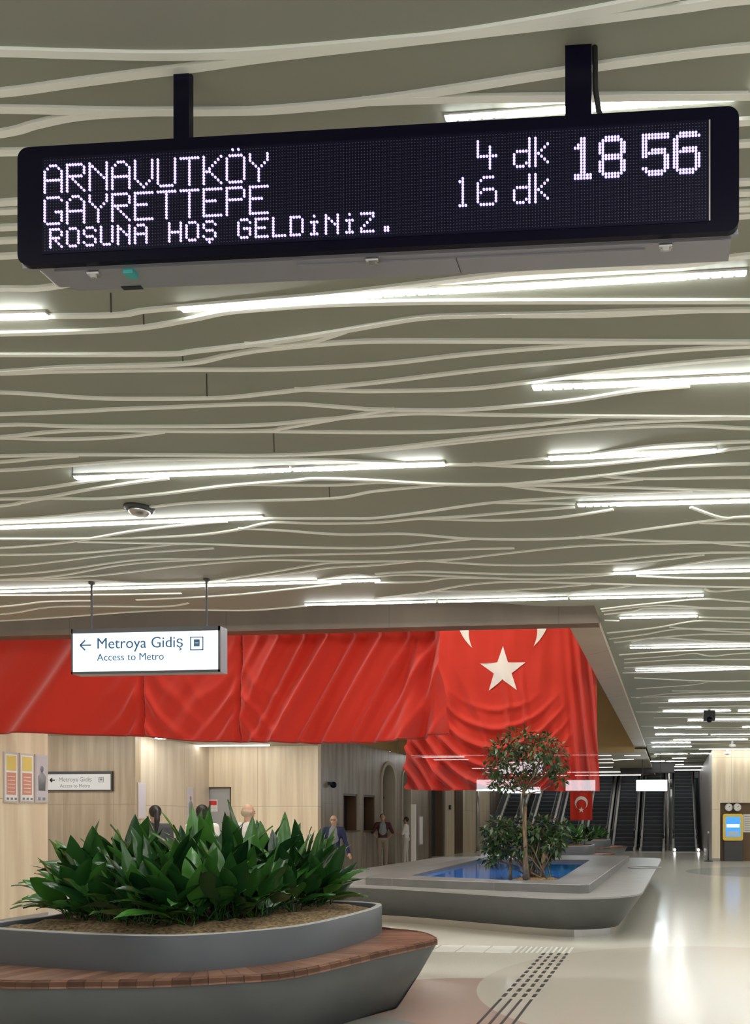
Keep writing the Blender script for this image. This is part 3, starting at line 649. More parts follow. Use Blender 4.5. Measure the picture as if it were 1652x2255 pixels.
for px in (190, 812, 1467):
    u = sgu(px); lt = MB(); lt.prism([(u-.016, SZ0-.020), (u+.016, SZ0-.020), (u+.016, SZ0+.014), (u-.016, SZ0+.014)], -.046, -.036, sg)
    lt.tube([sg(u-.02, SZ0-.012, -.034), sg(u+.02, SZ0-.012, -.034)], .006).prism([(u-.008, SZ0-.028), (u+.008, SZ0-.028), (u+.012, SZ0-.012), (u-.012, SZ0-.012)], -.036, -.030, sg).build('latch', 'steel', disp)
u = sgu(268); MB().prism([(u-.016, SZ0-.020), (u+.016, SZ0-.020), (u+.016, SZ0-.003), (u-.016, SZ0-.003)], -.06, -.03, sg).build('sensor', 'teal', disp)
MB().prism([(sgu(215), SZ0-.007), (sgu(260), SZ0-.007), (sgu(260), SZ0-.003), (sgu(215), SZ0-.003)], -.13, -.115, sg).build('lid_seal', 'blackmat', disp)
ua, ub, NC, NR = sgu(97), sgu(1557), 224, 32; va, vb = 3.392, 3.686; pu, pv = (ub-ua)/NC, (vb-va)/NR
pan = MB().prism([(ua-.006, va-.006), (ub+.008, va-.006), (ub+.008, vb+.006), (ua-.006, vb+.006)], -.001, .0015, sg).build('screen', 'screen', disp)
MB().prism([(ub+.006, va-.004), (ub+.010, va-.004), (ub+.010, vb+.004), (ub+.006, vb+.004)], .0015, .003, sg).build('screen_edge', 'frame', pan)
lit = set()
def put(txt, font, col, row, gap):
    out = []
    for ch in txt:
        g = font[ch]
        for j, ln in enumerate(g): out += [(col+i, row+j) for i, c in enumerate(ln) if c == '#']
        col += len(g[0])+gap
    return [p for p in out if 0 <= p[0] < NC and 0 <= p[1] < NR]
def colat(px): return int(round((sgu(px)-ua)/pu-.5))
def chars(name, txt, font, col, row):
    out = []
    for ch in txt:
        d = put(ch, font, col, row, 1); col += len(font[ch][0])+1
        if d: out.append((name, d))
    return out
T_ = chars('destination_letter', 'ARNAVUTKOY', F7, 0, 2)+chars('destination_letter', 'GAYRETTEPE', F7, 0, 13)+chars('welcome_letter', 'ROSUNA HOŞ GELDiNiZ.', F5, 2, 24)
T_[8] = (T_[8][0], T_[8][1]+[(66, 0), (68, 0)])
for tx_, px_, rw_ in (('4', 1053, 2), ('dk', 1133, 2), ('1', 1013, 14), ('6', 1052, 14), ('dk', 1133, 14)): T_ += chars('minutes_letter' if tx_ == 'dk' else 'minutes_digit', tx_, F7, colat(px_), rw_)
for tx_, px_ in (('1', 1267), ('8', 1321), ('5', 1418), ('6', 1487)): T_ += chars('clock_digit', tx_, F9, colat(px_), 3)
def dot(mb, c, r, rad, w0, w1, n):
    cu, cv = ua+(c+.5)*pu, vb-(r+.5)*pv
    mb.prism([(cu+rad*math.cos(2*math.pi*k/n), cv+rad*math.sin(2*math.pi*k/n)) for k in range(n)], w0, w1, sg)
for nm, ds in T_:
    mb = MB()
    for c, r in sorted(set(ds)-lit): dot(mb, c, r, pu*.42, .0015, .0045, 8)
    lit |= set(ds)
    if mb.v: mb.build(nm, 'led', pan)
mb = MB()
for r in range(NR):
    for c in range(NC):
        if (c, r) not in lit:
            cu, cv = ua+(c+.5)*pu, vb-(r+.5)*pv; h = pu*.20
            mb.add([sg(cu-h, cv, .0022), sg(cu, cv-h, .0022), sg(cu+h, cv, .0022), sg(cu, cv+h, .0022)], [(0, 1, 2, 3)])
stuff(mb.build('unlit_dots', 'dim', pan))
for px, wd in ((375, .052), (1270, .082)):
    u = sgu(px); MB().prism([(u-wd/2, SZ1-.02), (u+wd/2, SZ1-.02), (u+wd/2, ZC), (u-wd/2, ZC)], -.085, -.06, sg).build('mount_post', 'black', disp)
u = sgu(1285); smooth(MB()).tube([sg(u+.03, ZC, -.072), sg(u+.032, 3.87, -.072), sg(u+.042, 3.80, -.072), sg(u+.06, 3.755, -.072), sg(u+.09, SZ1-.01, -.08)], .009).build('cable', 'rubber', disp)

# ------------------------------------------------------------------ writing helper
def put_text(body, fn, x0, x1, base, m, name, parent, bold=False, w=.003):
    vs, fs = text_mesh(body, 1.0); lo, hi = min(v[0] for v in vs), max(v[0] for v in vs); s = (x1-x0)/(hi-lo)
    mb = MB()
    for k, e in enumerate((-1, 1) if bold else (0,)): mb.add([fn(x0+(a-lo)*s+e*.010*s, base+b*s, w+.0002*k) for a, b in vs], fs)
    return mb.build(name, m, parent)
def rect(mb, fn, x0, x1, z0, z1, w0, w1): return mb.prism([(x0, z0), (x1, z0), (x1, z1), (x0, z1)], w0, w1, fn)

# ------------------------------------------------------------------ lit sign "Metroya Gidiş" on two rods
MY = at_z(330, 1278, ZC).y-.07
def ms(u, v, w): return Vector((u, MY-w, v))
A0, A1 = at_y(158, 1386, MY), at_y(484, 1476, MY); X0, X1, Z1, Z0 = A0.x, A1.x, at_y(320, 1382, MY).z, at_y(320, 1482, MY).z
sgn = thing('hanging_sign', 'lit hanging sign with arrow reading Metroya Gidiş, Access to Metro', 'sign', ((X0+X1)/2, MY+.07, Z0))
rect(MB(), ms, X0, X1, Z0, Z1, -.14, -.012).build('box', 'alu', sgn)
fb = MB(); t_ = .022
for a in ((X0, X1, Z1-.045, Z1), (X0, X1, Z0, Z0+t_), (X0, X0+t_*.6, Z0, Z1), (X1-t_*.6, X1, Z0, Z1)): rect(fb, ms, *a, -.012, .008)
fb.build('frame', 'charcoal', sgn)
fc = rect(MB(), ms, X0+.012, X1-.012, Z0+.02, Z1-.044, -.012, .0).build('lit_face', 'face', sgn)
def mx(px): return at_y(px, 1430, MY).x
def mz(px, py): return at_y(px, py, MY).z
put_text('Metroya Gidiş', ms, mx(215), mx(403), mz(300, 1427), 'ink', 'sign_text', fc, True)
put_text('Access to Metro', ms, mx(214), mx(361), mz(290, 1454), 'ink', 'sign_text', fc, True)
ay_ = mz(187, 1421); ar = MB().bar(ms(mx(178), ay_, .003), ms(mx(201), ay_, .003), .004, .013)
for s in (1, -1): ar.bar(ms(mx(177), ay_, .003), ms(mx(188), ay_+s*.05, .003), .004, .014)
ar.build('arrow', 'ink', fc)
ic = MB(); ia, ib, iz0, iz1 = mx(419), mx(448), mz(433, 1432), mz(433, 1402); e = .010
for a in ((ia, ib, iz1-e, iz1), (ia, ib, iz0, iz0+e), (ia, ia+e, iz0, iz1), (ib-e, ib, iz0, iz1)): rect(ic, ms, *a, 0, .003)
q = ib-ia; rect(ic, ms, ia+.28*q, ib-.28*q, iz0+.28*q, iz1-.2*q, 0, .002); ic.build('train_symbol', 'ink', fc)
icw = MB(); rect(icw, ms, ia+.36*q, ib-.36*q, iz0+.5*q, iz1-.42*q, .002, .0035); icw.build('symbol_window', 'unlitface', fc)
for px in (202, 455):
    x = at_y(px, 1300, MY+.07).x
    MB().tube([(x, MY+.07, Z1-.01), (x, MY+.07, ZC-.01)], .011, 10).build('rod', 'charcoal', sgn)
    MB().lathe((x, MY+.07, ZC-.03), [(.012, 0), (.03, .01), (.03, .03)], 12).build('rod_cap', 'charcoal', sgn)

# ------------------------------------------------------------------ ceiling dome and camera box
p = at_z(307, 1118, ZC); t = thing('smoke_detector', 'small silvery dome on the ceiling beyond the display', 'detector', p)
smooth(MB()).lathe(p-Vector((0, 0, .07)), [(.01, 0), (.05, .008), (.075, .03), (.08, .05)], 20).build('dome', 'steel', t)
MB().lathe(p-Vector((0, 0, .022)), [(.095, 0), (.11, .012), (.11, .022)], 20).build('base', 'charcoal', t)
p = at_d(1562, 1576, 18.4); t = thing('camera_box', 'small black box camera hanging from the far ceiling', 'camera', (p.x, p.y, ZC))
MB().box((p.x-.13, p.y-.13, p.z-.11), (p.x+.13, p.y+.13, p.z+.10)).build('box', 'blackmat', t)
MB().tube([(p.x, p.y, p.z+.1), (p.x, p.y, ZC)], .03).build('stem', 'charcoal', t)
smooth(MB()).ball((p.x, p.y-.10, p.z-.10), .07).build('lens', 'black', t)
for px, py, d in ((1613, 1640, 26), (1602, 1658, 29), (1440, 1664, 31)):
    p = at_d(px, py, d); t = thing('ceiling_speaker', 'small white fitting hanging on a stem from the far ceiling', 'fitting', (p.x, p.y, ZC), 'white fittings on stems')
    MB().tube([(p.x, p.y, ZC), (p.x, p.y, p.z)], .035).build('stem', 'white', t); smooth(MB()).lathe((p.x, p.y, p.z-.08), [(.02, 0), (.12, .03), (.10, .1)], 12).build('head', 'white', t)

# ------------------------------------------------------------------ flags
def poly_fill(mb, poly, fn, rows=90, sub=6):      # a flat outline laid on a curved cloth: rows of quads
    z0, z1 = min(p[1] for p in poly), max(p[1] for p in poly); n = len(poly)
    def spans(z):
        xs = []
        for i in range(n):
            (xa, za), (xb, zb) = poly[i], poly[(i+1) % n]
            if (za <= z) != (zb <= z): xs.append(xa+(xb-xa)*(z-za)/(zb-za))
        return sorted(xs)
    e = (z1-z0)*1e-4
    for k in range(rows):
        za, zb = z0+(z1-z0)*k/rows+e, z0+(z1-z0)*(k+1)/rows-e; sa, sb = spans(za), spans(zb)
        if len(sa) != len(sb): sb = sa if len(sa) > 1 else sb; sa = sb
        for i in range(0, len(sa)-1, 2):
            vs = [fn(sa[i]+(sa[i+1]-sa[i])*j/sub, za) for j in range(sub+1)]+[fn(sb[i]+(sb[i+1]-sb[i])*j/sub, zb) for j in range(sub+1)]
            mb.add(vs, [(j, j+1, sub+2+j, sub+1+j) for j in range(sub)])
def star(cx, cz, r, rot=math.pi/2): return [(cx+(r if k % 2 == 0 else r*.382)*math.cos(rot+k*math.pi/5), cz+(r if k % 2 == 0 else r*.382)*math.sin(rot+k*math.pi/5)) for k in range(10)]
def crescent(cx, cz, ro, dx, dz, ri, n=60):
    d = math.hypot(dx, dz); a = (ro*ro-ri*ri+d*d)/(2*d); th = math.acos(max(-1, min(1, a/ro))); ph = math.atan2(dz, dx); ti = math.acos(max(-1, min(1, (a-d)/ri)))
    o = [(cx+ro*math.cos(ph+th+(2*math.pi-2*th)*k/n), cz+ro*math.sin(ph+th+(2*math.pi-2*th)*k/n)) for k in range(n+1)]
    i = [(cx+dx+ri*math.cos(ph-ti-(2*math.pi-2*ti)*k/n), cz+dz+ri*math.sin(ph-ti-(2*math.pi-2*ti)*k/n)) for k in range(1, n)]
    return o+i
def nz(x, y, z=0.0): return noise.noise(Vector((x, y, z)))
def ridge(t): return .5-.5*math.cos(2*math.pi*t)
# banner of plain red cloth in front of the opening
YBN = 10.62
bx0, bx1 = -9.56, at_y(972, 1600, YBN).x
s1, s2 = at_y(311, 1600, YBN).x, at_y(532, 1600, YBN).x
bot = [(at_y(px, py, YBN).x, at_y(px, py, YBN).z) for px, py in ((-160, 1612), (0, 1616), (180, 1618), (311, 1620), (430, 1632), (532, 1634), (640, 1637), (740, 1638), (880, 1634), (960, 1618), (990, 1605))]
def banner_bottom(x):
    for (xa, za), (xb, zb) in zip(bot, bot[1:]):
        if x <= xb: return za+(zb-za)*(x-xa)/(xb-xa)
    return bot[-1][1]
BZT = 4.5; BZV = 3.98
def sm(a, b, x): t = max(0.0, min(1.0, (x-a)/(b-a))); return t*t*(3-2*t)
def banner_y(x, z): return 2.2*banner_fold(x, z)
def banner_fold(x, z):
    h = max(0.0, min(1.0, (BZV-z)/(BZV-2.62)))
    y = .03*nz(x*.8, z*.6, 3)
    y -= .085*sm(.35, 1, nz(x*.75+h*.55, 2.2)*.5+.5+.25*nz(x*2.2+h*2.4, 7))*(.4+.6*h)
    for sx in (s1, s2):                                          # gathers that fan out of the sewn seams
        for sd in (-1, 1):
            t = (x-sx)*sd
            if 0 <= t < .95:
                u_ = h*1.9-t*1.5+.25*nz(t*2, h*2, sx); y -= .040*ridge(u_*1.7)**2*math.exp(-t*2.6)*sm(0.02, .10, t)*sm(.15, .6, h)
        y += .03*math.exp(-((x-sx)/.03)**2)
    q = (x-(bx1-2.6))                                            # long oblique folds falling to the free end
    if q > -.7:
        w_ = sm(-.7, .9, q); ph = q*1.25-(1-h)*.95
        y -= .10*w_*ridge(ph*1.0)**2.2*(.35+.65*h)+.055*w_*ridge(ph*2.3+.35)**2.5
        y -= .06*sm(1.75, 2.6, q)*math.sin((q+h*.18)*17)
    q = (s1-x)
    if q > .15: y -= .12*ridge(q*.52-h*.42+.15)**3*sm(.15, .8, q)
    return y
def banner_pt(x, z, off=0.0): return Vector((x, YBN+banner_y(x, z)-off, z))
def bfn(u, v):
    x = bx0+(bx1-bx0)*u; zb = banner_bottom(x); z = BZT+(zb-BZT)*v
    return banner_pt(x+.09*sm(.93, 1, u)*v, z)
ban = smooth(MB()).grid(330, 110, bfn).build('red_banner', 'red', None, Vector(((bx0+bx1)/2, YBN, BZT)))
tag(ban, 'long plain red banner hung across the opening behind the lit metro sign', 'banner')
for sx in (s1, s2):
    mb = smooth(MB()); zz = [BZT+(banner_bottom(sx)-BZT)*k/60 for k in range(61)]
    mb.tube([banner_pt(sx+.006*math.sin(k), z, .006) for k, z in enumerate(zz)], .005, 6).build('seam', 'hem', ban)
mb = smooth(MB()); mb.tube([bfn(k/200, 1)+Vector((0, -.006, 0)) for k in range(201)], .014, 6).build('hem', 'hem', ban)

# tall flag with crescent and star
YFL = 14.3
fx0, fx1 = at_y(903, 1700, YFL).x, at_y(1320, 1700, YFL).x; FZ0, FZ1 = at_y(1100, 1738, YFL).z, 5.9
cxs, czs = at_y(1108, 1479, YFL).x, at_y(1108, 1477, YFL).z; upx = YFL/FPX
def flag_y(x, z): return 2.0*flag_fold(x, z)
def flag_fold(x, z):
    w_ = fx1-fx0; u_ = (x-fx0)/w_; h = max(0, min(1, (5.0-z)/(5.0-FZ0)))
    y = .05*nz(x*1.3, z*.4, 1)+.022*nz(x*4, z*1.3, 5)
    y -= .09*sm(.78, 1, u_)*math.sin((u_*(1+.10*(1-h)))*105)*(.5+.5*h)                  # straight folds at the free edge
    c = u_-.47; U = (h*2.0+ (c*c)*4.2)                                                    # draped curves low in the middle
    y -= .085*sm(.36, .85, h)*(1-sm(.74, .88, u_))*ridge(U*4.3+.12*nz(x*2, z))**3
    y -= .09*(1-sm(.0, .34, u_))*ridge((u_*6.0+.55*h+.1*nz(x, z*2)))**2
    y -= .035*ridge(x*2.1+.6*nz(x*1.5, z*.8)+z*.5)**3*sm(.15, .5, h)
    return y
def flag_pt(x, z, off=0.0): return Vector((x, YFL+flag_y(x, z)-off, z))
def ffn(u, v):
    x = fx0+(fx1-fx0)*u; z = FZ1+(FZ0-.02*math.sin(u*9)-.03*u-FZ1)*v
    h = max(0, min(1, (5.0-z)/(5.0-FZ0)))
    return flag_pt(x-.07*sm(.8, 1, u)*(1-h), z)
flg = smooth(MB()).grid(260, 210, ffn).build('red_flag', 'redsheer', None, Vector(((fx0+fx1)/2, YFL, FZ1)))
tag(flg, 'tall red flag with white crescent and star hanging behind the small tree', 'flag')
mb = smooth(MB()); poly_fill(mb, star(cxs, czs, 55*upx), lambda x, z: flag_pt(x, z, .012), 70, 8); mb.build('star', 'whitecloth', flg)
mb = smooth(MB()); poly_fill(mb, crescent(cxs, czs+132*upx, 106*upx, 0, -45*upx, 78*upx), lambda x, z: flag_pt(x, z, .012), 110, 6); mb.build('crescent', 'whitecloth', flg)
# sleeve and bar that carry both, high in the opening
for (o_, xa, xb, yy, zz) in ((ban, bx0, bx1, YBN, BZT), (flg, fx0, fx1, YFL, FZ1)):
    smooth(MB()).tube([(xa-.05, yy, zz), (xb+.05, yy, zz)], .025).build('hanging_bar', 'alu', o_)
    for k in (.1, .5, .9): MB().tube([(xa+(xb-xa)*k, yy, zz), (xa+(xb-xa)*k, yy, 8)], .006, 5).build('cord', 'rubber', o_)
# small flag far off below a lit sign
YS = 28.07
sx0, sx1, sz0, sz1 = at_y(1256, 1800, YS).x, at_y(1305, 1800, YS).x, at_y(1280, 1806, YS).z, at_y(1280, 1744, YS).z
def sfp(x, z, off=0.0): return Vector((x, YS+.03*math.sin((x-sx0)*14)+.02*nz(x*3, z*3)-off, z))
sf = smooth(MB()).grid(40, 40, lambda u, v: sfp(sx0+(sx1-sx0)*u, sz0+(sz1-sz0)*v)).build('red_flag', 'red', None, Vector(((sx0+sx1)/2, YS, sz1)))
tag(sf, 'small red flag with crescent and star hung low under a lit sign, escalators behind', 'flag')
us = YS/FPX*1.0; scx = (sx0+sx1)/2
for x in (sx0+.06, sx1-.06): MB().tube([sfp(x, sz1-.01), (x, YS+.03, sz1+.09)], .006, 5).build('cord', 'rubber', sf)
mb = MB(); poly_fill(mb, crescent(scx, at_y(1280, 1768, YS).z, 14.5*us, 0, -4*us, 11.3*us), lambda x, z: sfp(x, z, .015), 50, 4); mb.build('crescent', 'whitecloth', sf)
mb = MB(); poly_fill(mb, star(scx, at_y(1280, 1783.5, YS).z, 6.8*us), lambda x, z: sfp(x, z, .015), 24, 4); mb.build('star', 'whitecloth', sf)

# far lit signs
for i, (xa, ya, xb, yb, Y, lab) in enumerate([(1402, 1718, 1469, 1741, 31, 'blank glowing white sign hanging before the right-hand escalators'), (1246, 1718, 1311, 1741, 28, 'white lit sign hanging above the small red flag'),
        (1050, 1717, 1132, 1741, 26, 'white lit sign seen through the lower edge of the starred flag'), (1099, 1678, 1196, 1703, 22, 'white lit sign behind the tree crown and the starred flag'), (1108, 1733, 1190, 1746, 29, 'white lit sign low behind the trunk of the small tree')]):
    a, b = at_y(xa, ya, Y), at_y(xb, yb, Y); fn = lambda u, v, w, Y=Y: Vector((u, Y-w, v)); zc = ZF if Y > VY+.4 and b.x < BX0 else (ZC if a.x > BX1 else 8.0)
    t = thing('lit_sign', lab, 'sign', ((a.x+b.x)/2, Y, b.z))
    rect(MB(), fn, a.x-.02, b.x+.02, b.z-.02, a.z+.02, -.12, -.01).build('box', 'alu', t)
    rect(MB(), fn, a.x, b.x, b.z, a.z, -.01, .004).build('lit_face', M['face2'] if 'face2' in M else M.setdefault('face2', mat('far_sign_face', (.9, .95, 1), .3, emit=(.80, .93, 1.0), estr=6)), t)
    for k in (.2, .8): x = a.x+(b.x-a.x)*k; MB().tube([(x, Y+.06, a.z), (x, Y+.06, zc)], .015, 6).build('rod', 'charcoal', t)

# ------------------------------------------------------------------ wall things on the left
def wx(u, v, w): return Vector((XL+w, u, v))
def pst(name, lab, xa, xb, y0, y1, kind, X=XL, grp=None):
    fn = lambda u, v, w: Vector((X+w, u, v)); a, b = at_x(xa, y0, X), at_x(xb, y1, X); u0, u1, z1, z0 = a.y, b.y, a.z, b.z
    t = thing(name, lab, 'poster', (X, (u0+u1)/2, z0), grp)
    rect(MB(), fn, u0, u1, z0, z1, .0, .02).build('frame', 'frame', t); g = (u1-u0)*.08
    sh = rect(MB(), fn, u0+g, u1-g, z0+.03, z1-.03, .02, .023).build('sheet', 'lilac' if kind else 'paper', t)
    H = z1-z0
    if kind == 0:
        rect(MB(), fn, u0+g*2, u1-g*2, z0+H*.64, z1-.05, .023, .025).build('picture', 'yellow_ink', sh)
        rect(MB(), fn, u0+g*2, u1-g*2, z0+H*.16, z0+H*.60, .023, .025).build('text_block', 'pink_ink', sh)
        for k in range(3): rect(MB(), fn, u0+g*2.2+(u1-u0)*.28*k, u0+g*2.2+(u1-u0)*(.28*k+.16), z0+H*.055, z0+H*.10, .023, .025).build('logo', 'greyink', sh)
        for k in range(5): rect(MB(), fn, u0+g*3, u1-g*3, z0+H*(.21+.075*k), z0+H*(.222+.075*k), .025, .026).build('text_line', 'paper', sh)
    if kind == 1:
        mb = smooth(MB()); c = (u0+u1)/2; w_ = (u1-u0)
        mb.prism([(c+w_*.13*math.cos(k*.42), z0+H*.70+w_*.2*math.sin(k*.42)) for k in range(15)], .023, .025, fn)
        mb.prism([(c-w_*.26, z0+H*.25), (c+w_*.26, z0+H*.25), (c+w_*.3, z0+H*.55), (c+w_*.1, z0+H*.63), (c-w_*.1, z0+H*.63), (c-w_*.3, z0+H*.55)], .023, .025, fn).build('figure_print', 'greyink', sh)
        for k in range(2): rect(MB(), fn, u0+w_*(.2+.36*k), u0+w_*(.4+.36*k), z0+H*.05, z0+H*.11, .023, .025).build('logo', 'greyink', sh)
pst('wall_poster', 'yellow and salmon framed poster on the near pale wall, farthest from the tan recess', 6, 37, 1655, 1768, 0)
pst('wall_poster', 'yellow and salmon framed poster on the near pale wall, middle one of three', 41, 72, 1658, 1768, 0)
pst('wall_poster', 'grey framed poster with a pale figure at the corner of the near wall', 75, 103, 1661, 1768, 1)
pst('wall_poster', 'narrow white framed notice on the side wall near the dark wall sign', 302, 320, 1723, 1803, 2, XR)
pst('wall_poster', 'narrow lilac framed notice next to the grey door', 411, 425, 1733, 1815, 1, XR)
# unlit wall sign with an arrow in the recess
ya_ = YD-.001
def ws(u, v, w): return Vector((u, ya_-w, v))
def wsx(px): return at_y(px, 1720, ya_).x
def wsz(py): return at_y(180, py, ya_).z
t = thing('wall_sign', 'unlit white wall sign with black arrow and dark frame in the tan recess', 'sign', (wsx(170), ya_, wsz(1742)))
rect(MB(), ws, wsx(60), wsx(250), wsz(1742), wsz(1699), 0, .05).build('frame', 'charcoal', t)
f_ = rect(MB(), ws, wsx(62), wsx(247), wsz(1739.5), wsz(1705), .05, .056).build('panel', 'unlitface', t)
put_text('Metroya Gidiş', ws, wsx(134), wsx(206), wsz(1721), 'greyink', 'sign_text', f_, w=.058)
put_text('Access to Metro', ws, wsx(136), wsx(202), wsz(1734), 'greyink', 'sign_text', f_, w=.058)
ar = MB().bar(ws(wsx(115), wsz(1718), .058), ws(wsx(125), wsz(1718), .058), .004, .03)
for s in (1, -1): ar.bar(ws(wsx(114.5), wsz(1718), .058), ws(wsx(119), wsz(1718+s*4), .058), .004, .03)
ar.build('arrow', 'blackink', f_)
mb = MB(); a, b, c, d = wsx(221), wsx(232), wsz(1723), wsz(1712)
for q in ((a, b, c, c+.012), (a, b, d-.012, d), (a, a+.012, c, d), (b-.012, b, c, d), (a+.03, b-.03, c+.04, d-.03)): rect(mb, ws, *q, .056, .059)
mb.build('train_symbol', 'greyink', f_)
# notice on the grey door
Yd = YK+.05
def nd(u, v, w): return Vector((u, Yd-w, v))
a, b = at_y(452, 1761, Yd), at_y(479, 1787, Yd)
t = thing('door_notice', 'white notice with a red heading stuck on the grey door', 'notice', ((a.x+b.x)/2, Yd, b.z))
sh = rect(MB(), nd, a.x, b.x, b.z, a.z, 0, .003).build('sheet', 'paper', t); h_ = a.z-b.z
rect(MB(), nd, a.x+.02, b.x-.02, a.z-h_*.48, a.z-h_*.08, .003, .004).build('red_heading', 'red_ink', sh)
for k in range(3): rect(MB(), nd, a.x+.03, b.x-.03, b.z+h_*(.10+.13*k), b.z+h_*(.13+.13*k), .003, .004).build('text_line', 'greyink', sh)
# little things on the facade
def fp(px, py): return at_x(px, py, XF)
p = fp(725, 1726); t = thing('wall_camera', 'black dome camera on the grey stone facade above the man in blue', 'camera', p)
MB().box((p.x, p.y-.1, p.z-.03), (p.x+.12, p.y+.1, p.z+.05)).build('bracket', 'blackmat', t); smooth(MB()).ball((p.x+.12, p.y, p.z-.03), .09).build('dome', 'black', t)
p = fp(990, 1778); t = thing('call_panel', 'small black call panel on the stone beside the glass door', 'panel', p)
MB().box((p.x, p.y-.10, p.z-.09), (p.x+.05, p.y+.10, p.z+.09)).build('plate', 'blackmat', t); MB().box((p.x+.05, p.y-.03, p.z-.03), (p.x+.06, p.y+.03, p.z+.03)).build('button', 'steel', t)
a, b = fp(922, 1797), fp(930, 1860); t = thing('notice_board', 'tall narrow white board on the facade by the second arch', 'board', (XF, (a.y+b.y)/2, b.z))
MB().box((XF, a.y, b.z), (XF+.03, b.y, a.z)).build('frame', 'frame', t); MB().box((XF+.03, a.y+.05, b.z+.04), (XF+.035, b.y-.05, a.z-.04)).build('sheet', 'paper', t)
p = at_z(911, 1907, 0); t = thing('white_post', 'tall slim white post on the floor beside the second arch', 'post', p)
MB().box((p.x-.07, p.y-.05, 0), (p.x+.07, p.y+.05, at_d(911, 1771, 26.4).z)).build('column', 'white', t); MB().box((p.x-.12, p.y-.1, 0), (p.x+.12, p.y+.1, .03)).build('foot', 'steel', t)
# ------------------------------------------------------------------ planters and pool
def ring_px(lst, z, n=96, per=10):
    pts = [at_z(p[1], p[2], z) if p[0] == 'p' else cam2w(p[1], p[2], z) for p in lst]
    return resample([Vector((a, b, z)) for a, b in catmull([(q.x, q.y) for q in pts], per, True)], n)
ZBN, ZBX, ZSO = .57, .81, .77
O = ring_px([('p', 0, 2162), ('p', 180, 2162), ('p', 350, 2160), ('p', 500, 2152), ('p', 650, 2140), ('p', 850, 2095), ('p', 945, 2075), ('p', 965, 2067), ('p', 930, 2053), ('p', 845, 2046),
             ('c', -2.5, 8.0), ('c', -3.5, 8.15), ('c', -4.5, 7.7), ('c', -5.0, 6.9), ('c', -5.0, 6.1), ('c', -4.5, 5.35)], ZBN, 120)
Bx = ring_px([('p', 0, 2047), ('p', 200, 2058), ('p', 400, 2061), ('p', 600, 2047), ('p', 700, 2033), ('p', 790, 2012), ('p', 836, 1997), ('p', 828, 1989), ('p', 720, 1984), ('c', -3.4, 7.55), ('c', -4.1, 7.35), ('p', 160, 2006), ('p', 100, 2018), ('c', -4.45, 6.15), ('c', -4.42, 5.85)], ZBX, 120)
def planter(name, label, cat, O, Bx):
    c = sum(Bx, Vector())/len(Bx); t = thing(name, label, cat, (c.x, c.y, 0))
    hull = MB(); hb = inset(O, .34, .0)
    hull.loft([hb, [a.lerp(b, .55)+Vector((0, 0, 0)) for a, b in zip(hb, atz(O, ZBN-.05))], atz(inset(O, .02), ZBN-.05), inset(O, .03, ZBN-.035), inset(O, .4, ZBN-.035)], True, False)
    smooth(hull).build('base', 'concrete', t)
    return t
def bench_wood(O, Bx, t, w=.105):                  # radial planks round the planter box
    inner = resample(inset(Bx, .04), 720); L = sum((O[i]-O[i-1]).length for i in range(len(O))); n = int(L/w); P = resample(O, n); mb = MB(); rr = random.Random(9)
    idx = [min(range(720), key=lambda i: (inner[i].x-p.x)**2+(inner[i].y-p.y)**2) for p in P]
    un = [idx[0]]
    for v in idx[1:]: un.append(un[-1]+((v-un[-1]+360) % 720)-360)
    tot = 720 if un[-1] > un[0] else -720
    for _ in range(6): un = [(((un[k-1]-(tot if k == 0 else 0))+un[k]*2+(un[(k+1) % n]+(tot if k == n-1 else 0)))/4) for k in range(n)]
    F = lambda v: inner[int(math.floor(v)) % 720].lerp(inner[(int(math.floor(v))+1) % 720], v-math.floor(v))
    for k in range(n):
        a, b = P[k], P[(k+1) % n]; q0, q1 = F(un[k]), F(un[(k+1) % n]); g = (b-a)*.016; a, b = a+g, b-g; g = (q1-q0)*.016; q0, q1 = q0+g, q1-g
        d = ((q0+q1)/2-(a+b)/2).normalized(); mb.val = rr.random(); up, lo = ZBN, ZBN-.03
        top = [Vector((p.x, p.y, up)) for p in (a, b, q1, q0)]; bot = [Vector((p.x, p.y, lo)) for p in (a, b, q1, q0)]
        mb.add(top+bot, [(0, 1, 2, 3), (7, 6, 5, 4), (0, 4, 5, 1), (1, 5, 6, 2), (2, 6, 7, 3), (3, 7, 4, 0)])
        e0 = [Vector((p.x, p.y, z)) for z in (up, up-.042) for p in (a, b)]; e1 = [p+d*.022 for p in e0]
        mb.add(e0+e1, [(0, 1, 3, 2), (4, 6, 7, 5), (0, 2, 6, 4), (1, 5, 7, 3), (2, 3, 7, 6)])
    return mb.build('bench_seat', 'wood', t, attr='plank')
def planter_box(Bx, t, mound=True):
    b = MB(); b.loft([atz(Bx, ZBN-.04), atz(Bx, ZBX-.006), inset(Bx, .006, ZBX), inset(Bx, .05, ZBX), inset(Bx, .05, ZBX-.14)]); smooth(b)
    bx = b.build('planter_box', 'box', t)
    MB().loft([inset(Bx, .004, ZBX), inset(Bx, .006, ZBX+.006), inset(Bx, .048, ZBX+.006), inset(Bx, .05, ZBX)]).build('rim', 'rim', bx)
    c = sum(Bx, Vector())/len(Bx); s = smooth(MB()); rings = [inset(Bx, .045, ZSO)]
    for k in range(1, 14):
        f = 1-k/14; rings.append([Vector((c.x+(p.x-c.x)*f, c.y+(p.y-c.y)*f, ZSO+.05*math.sin(math.pi*.5*min(1, k/6))+.030*nz(p.x*f*6, p.y*f*6, k)+.02*nz(p.x*f*23, p.y*f*23, k))) for p in rings[0]])
    s.loft(rings, False, True); stuff(s.build('mulch', 'soil', t))
pl1 = planter('bench_planter', 'large rounded grey planter with wooden bench rim nearest the viewer', 'planter', O, Bx)
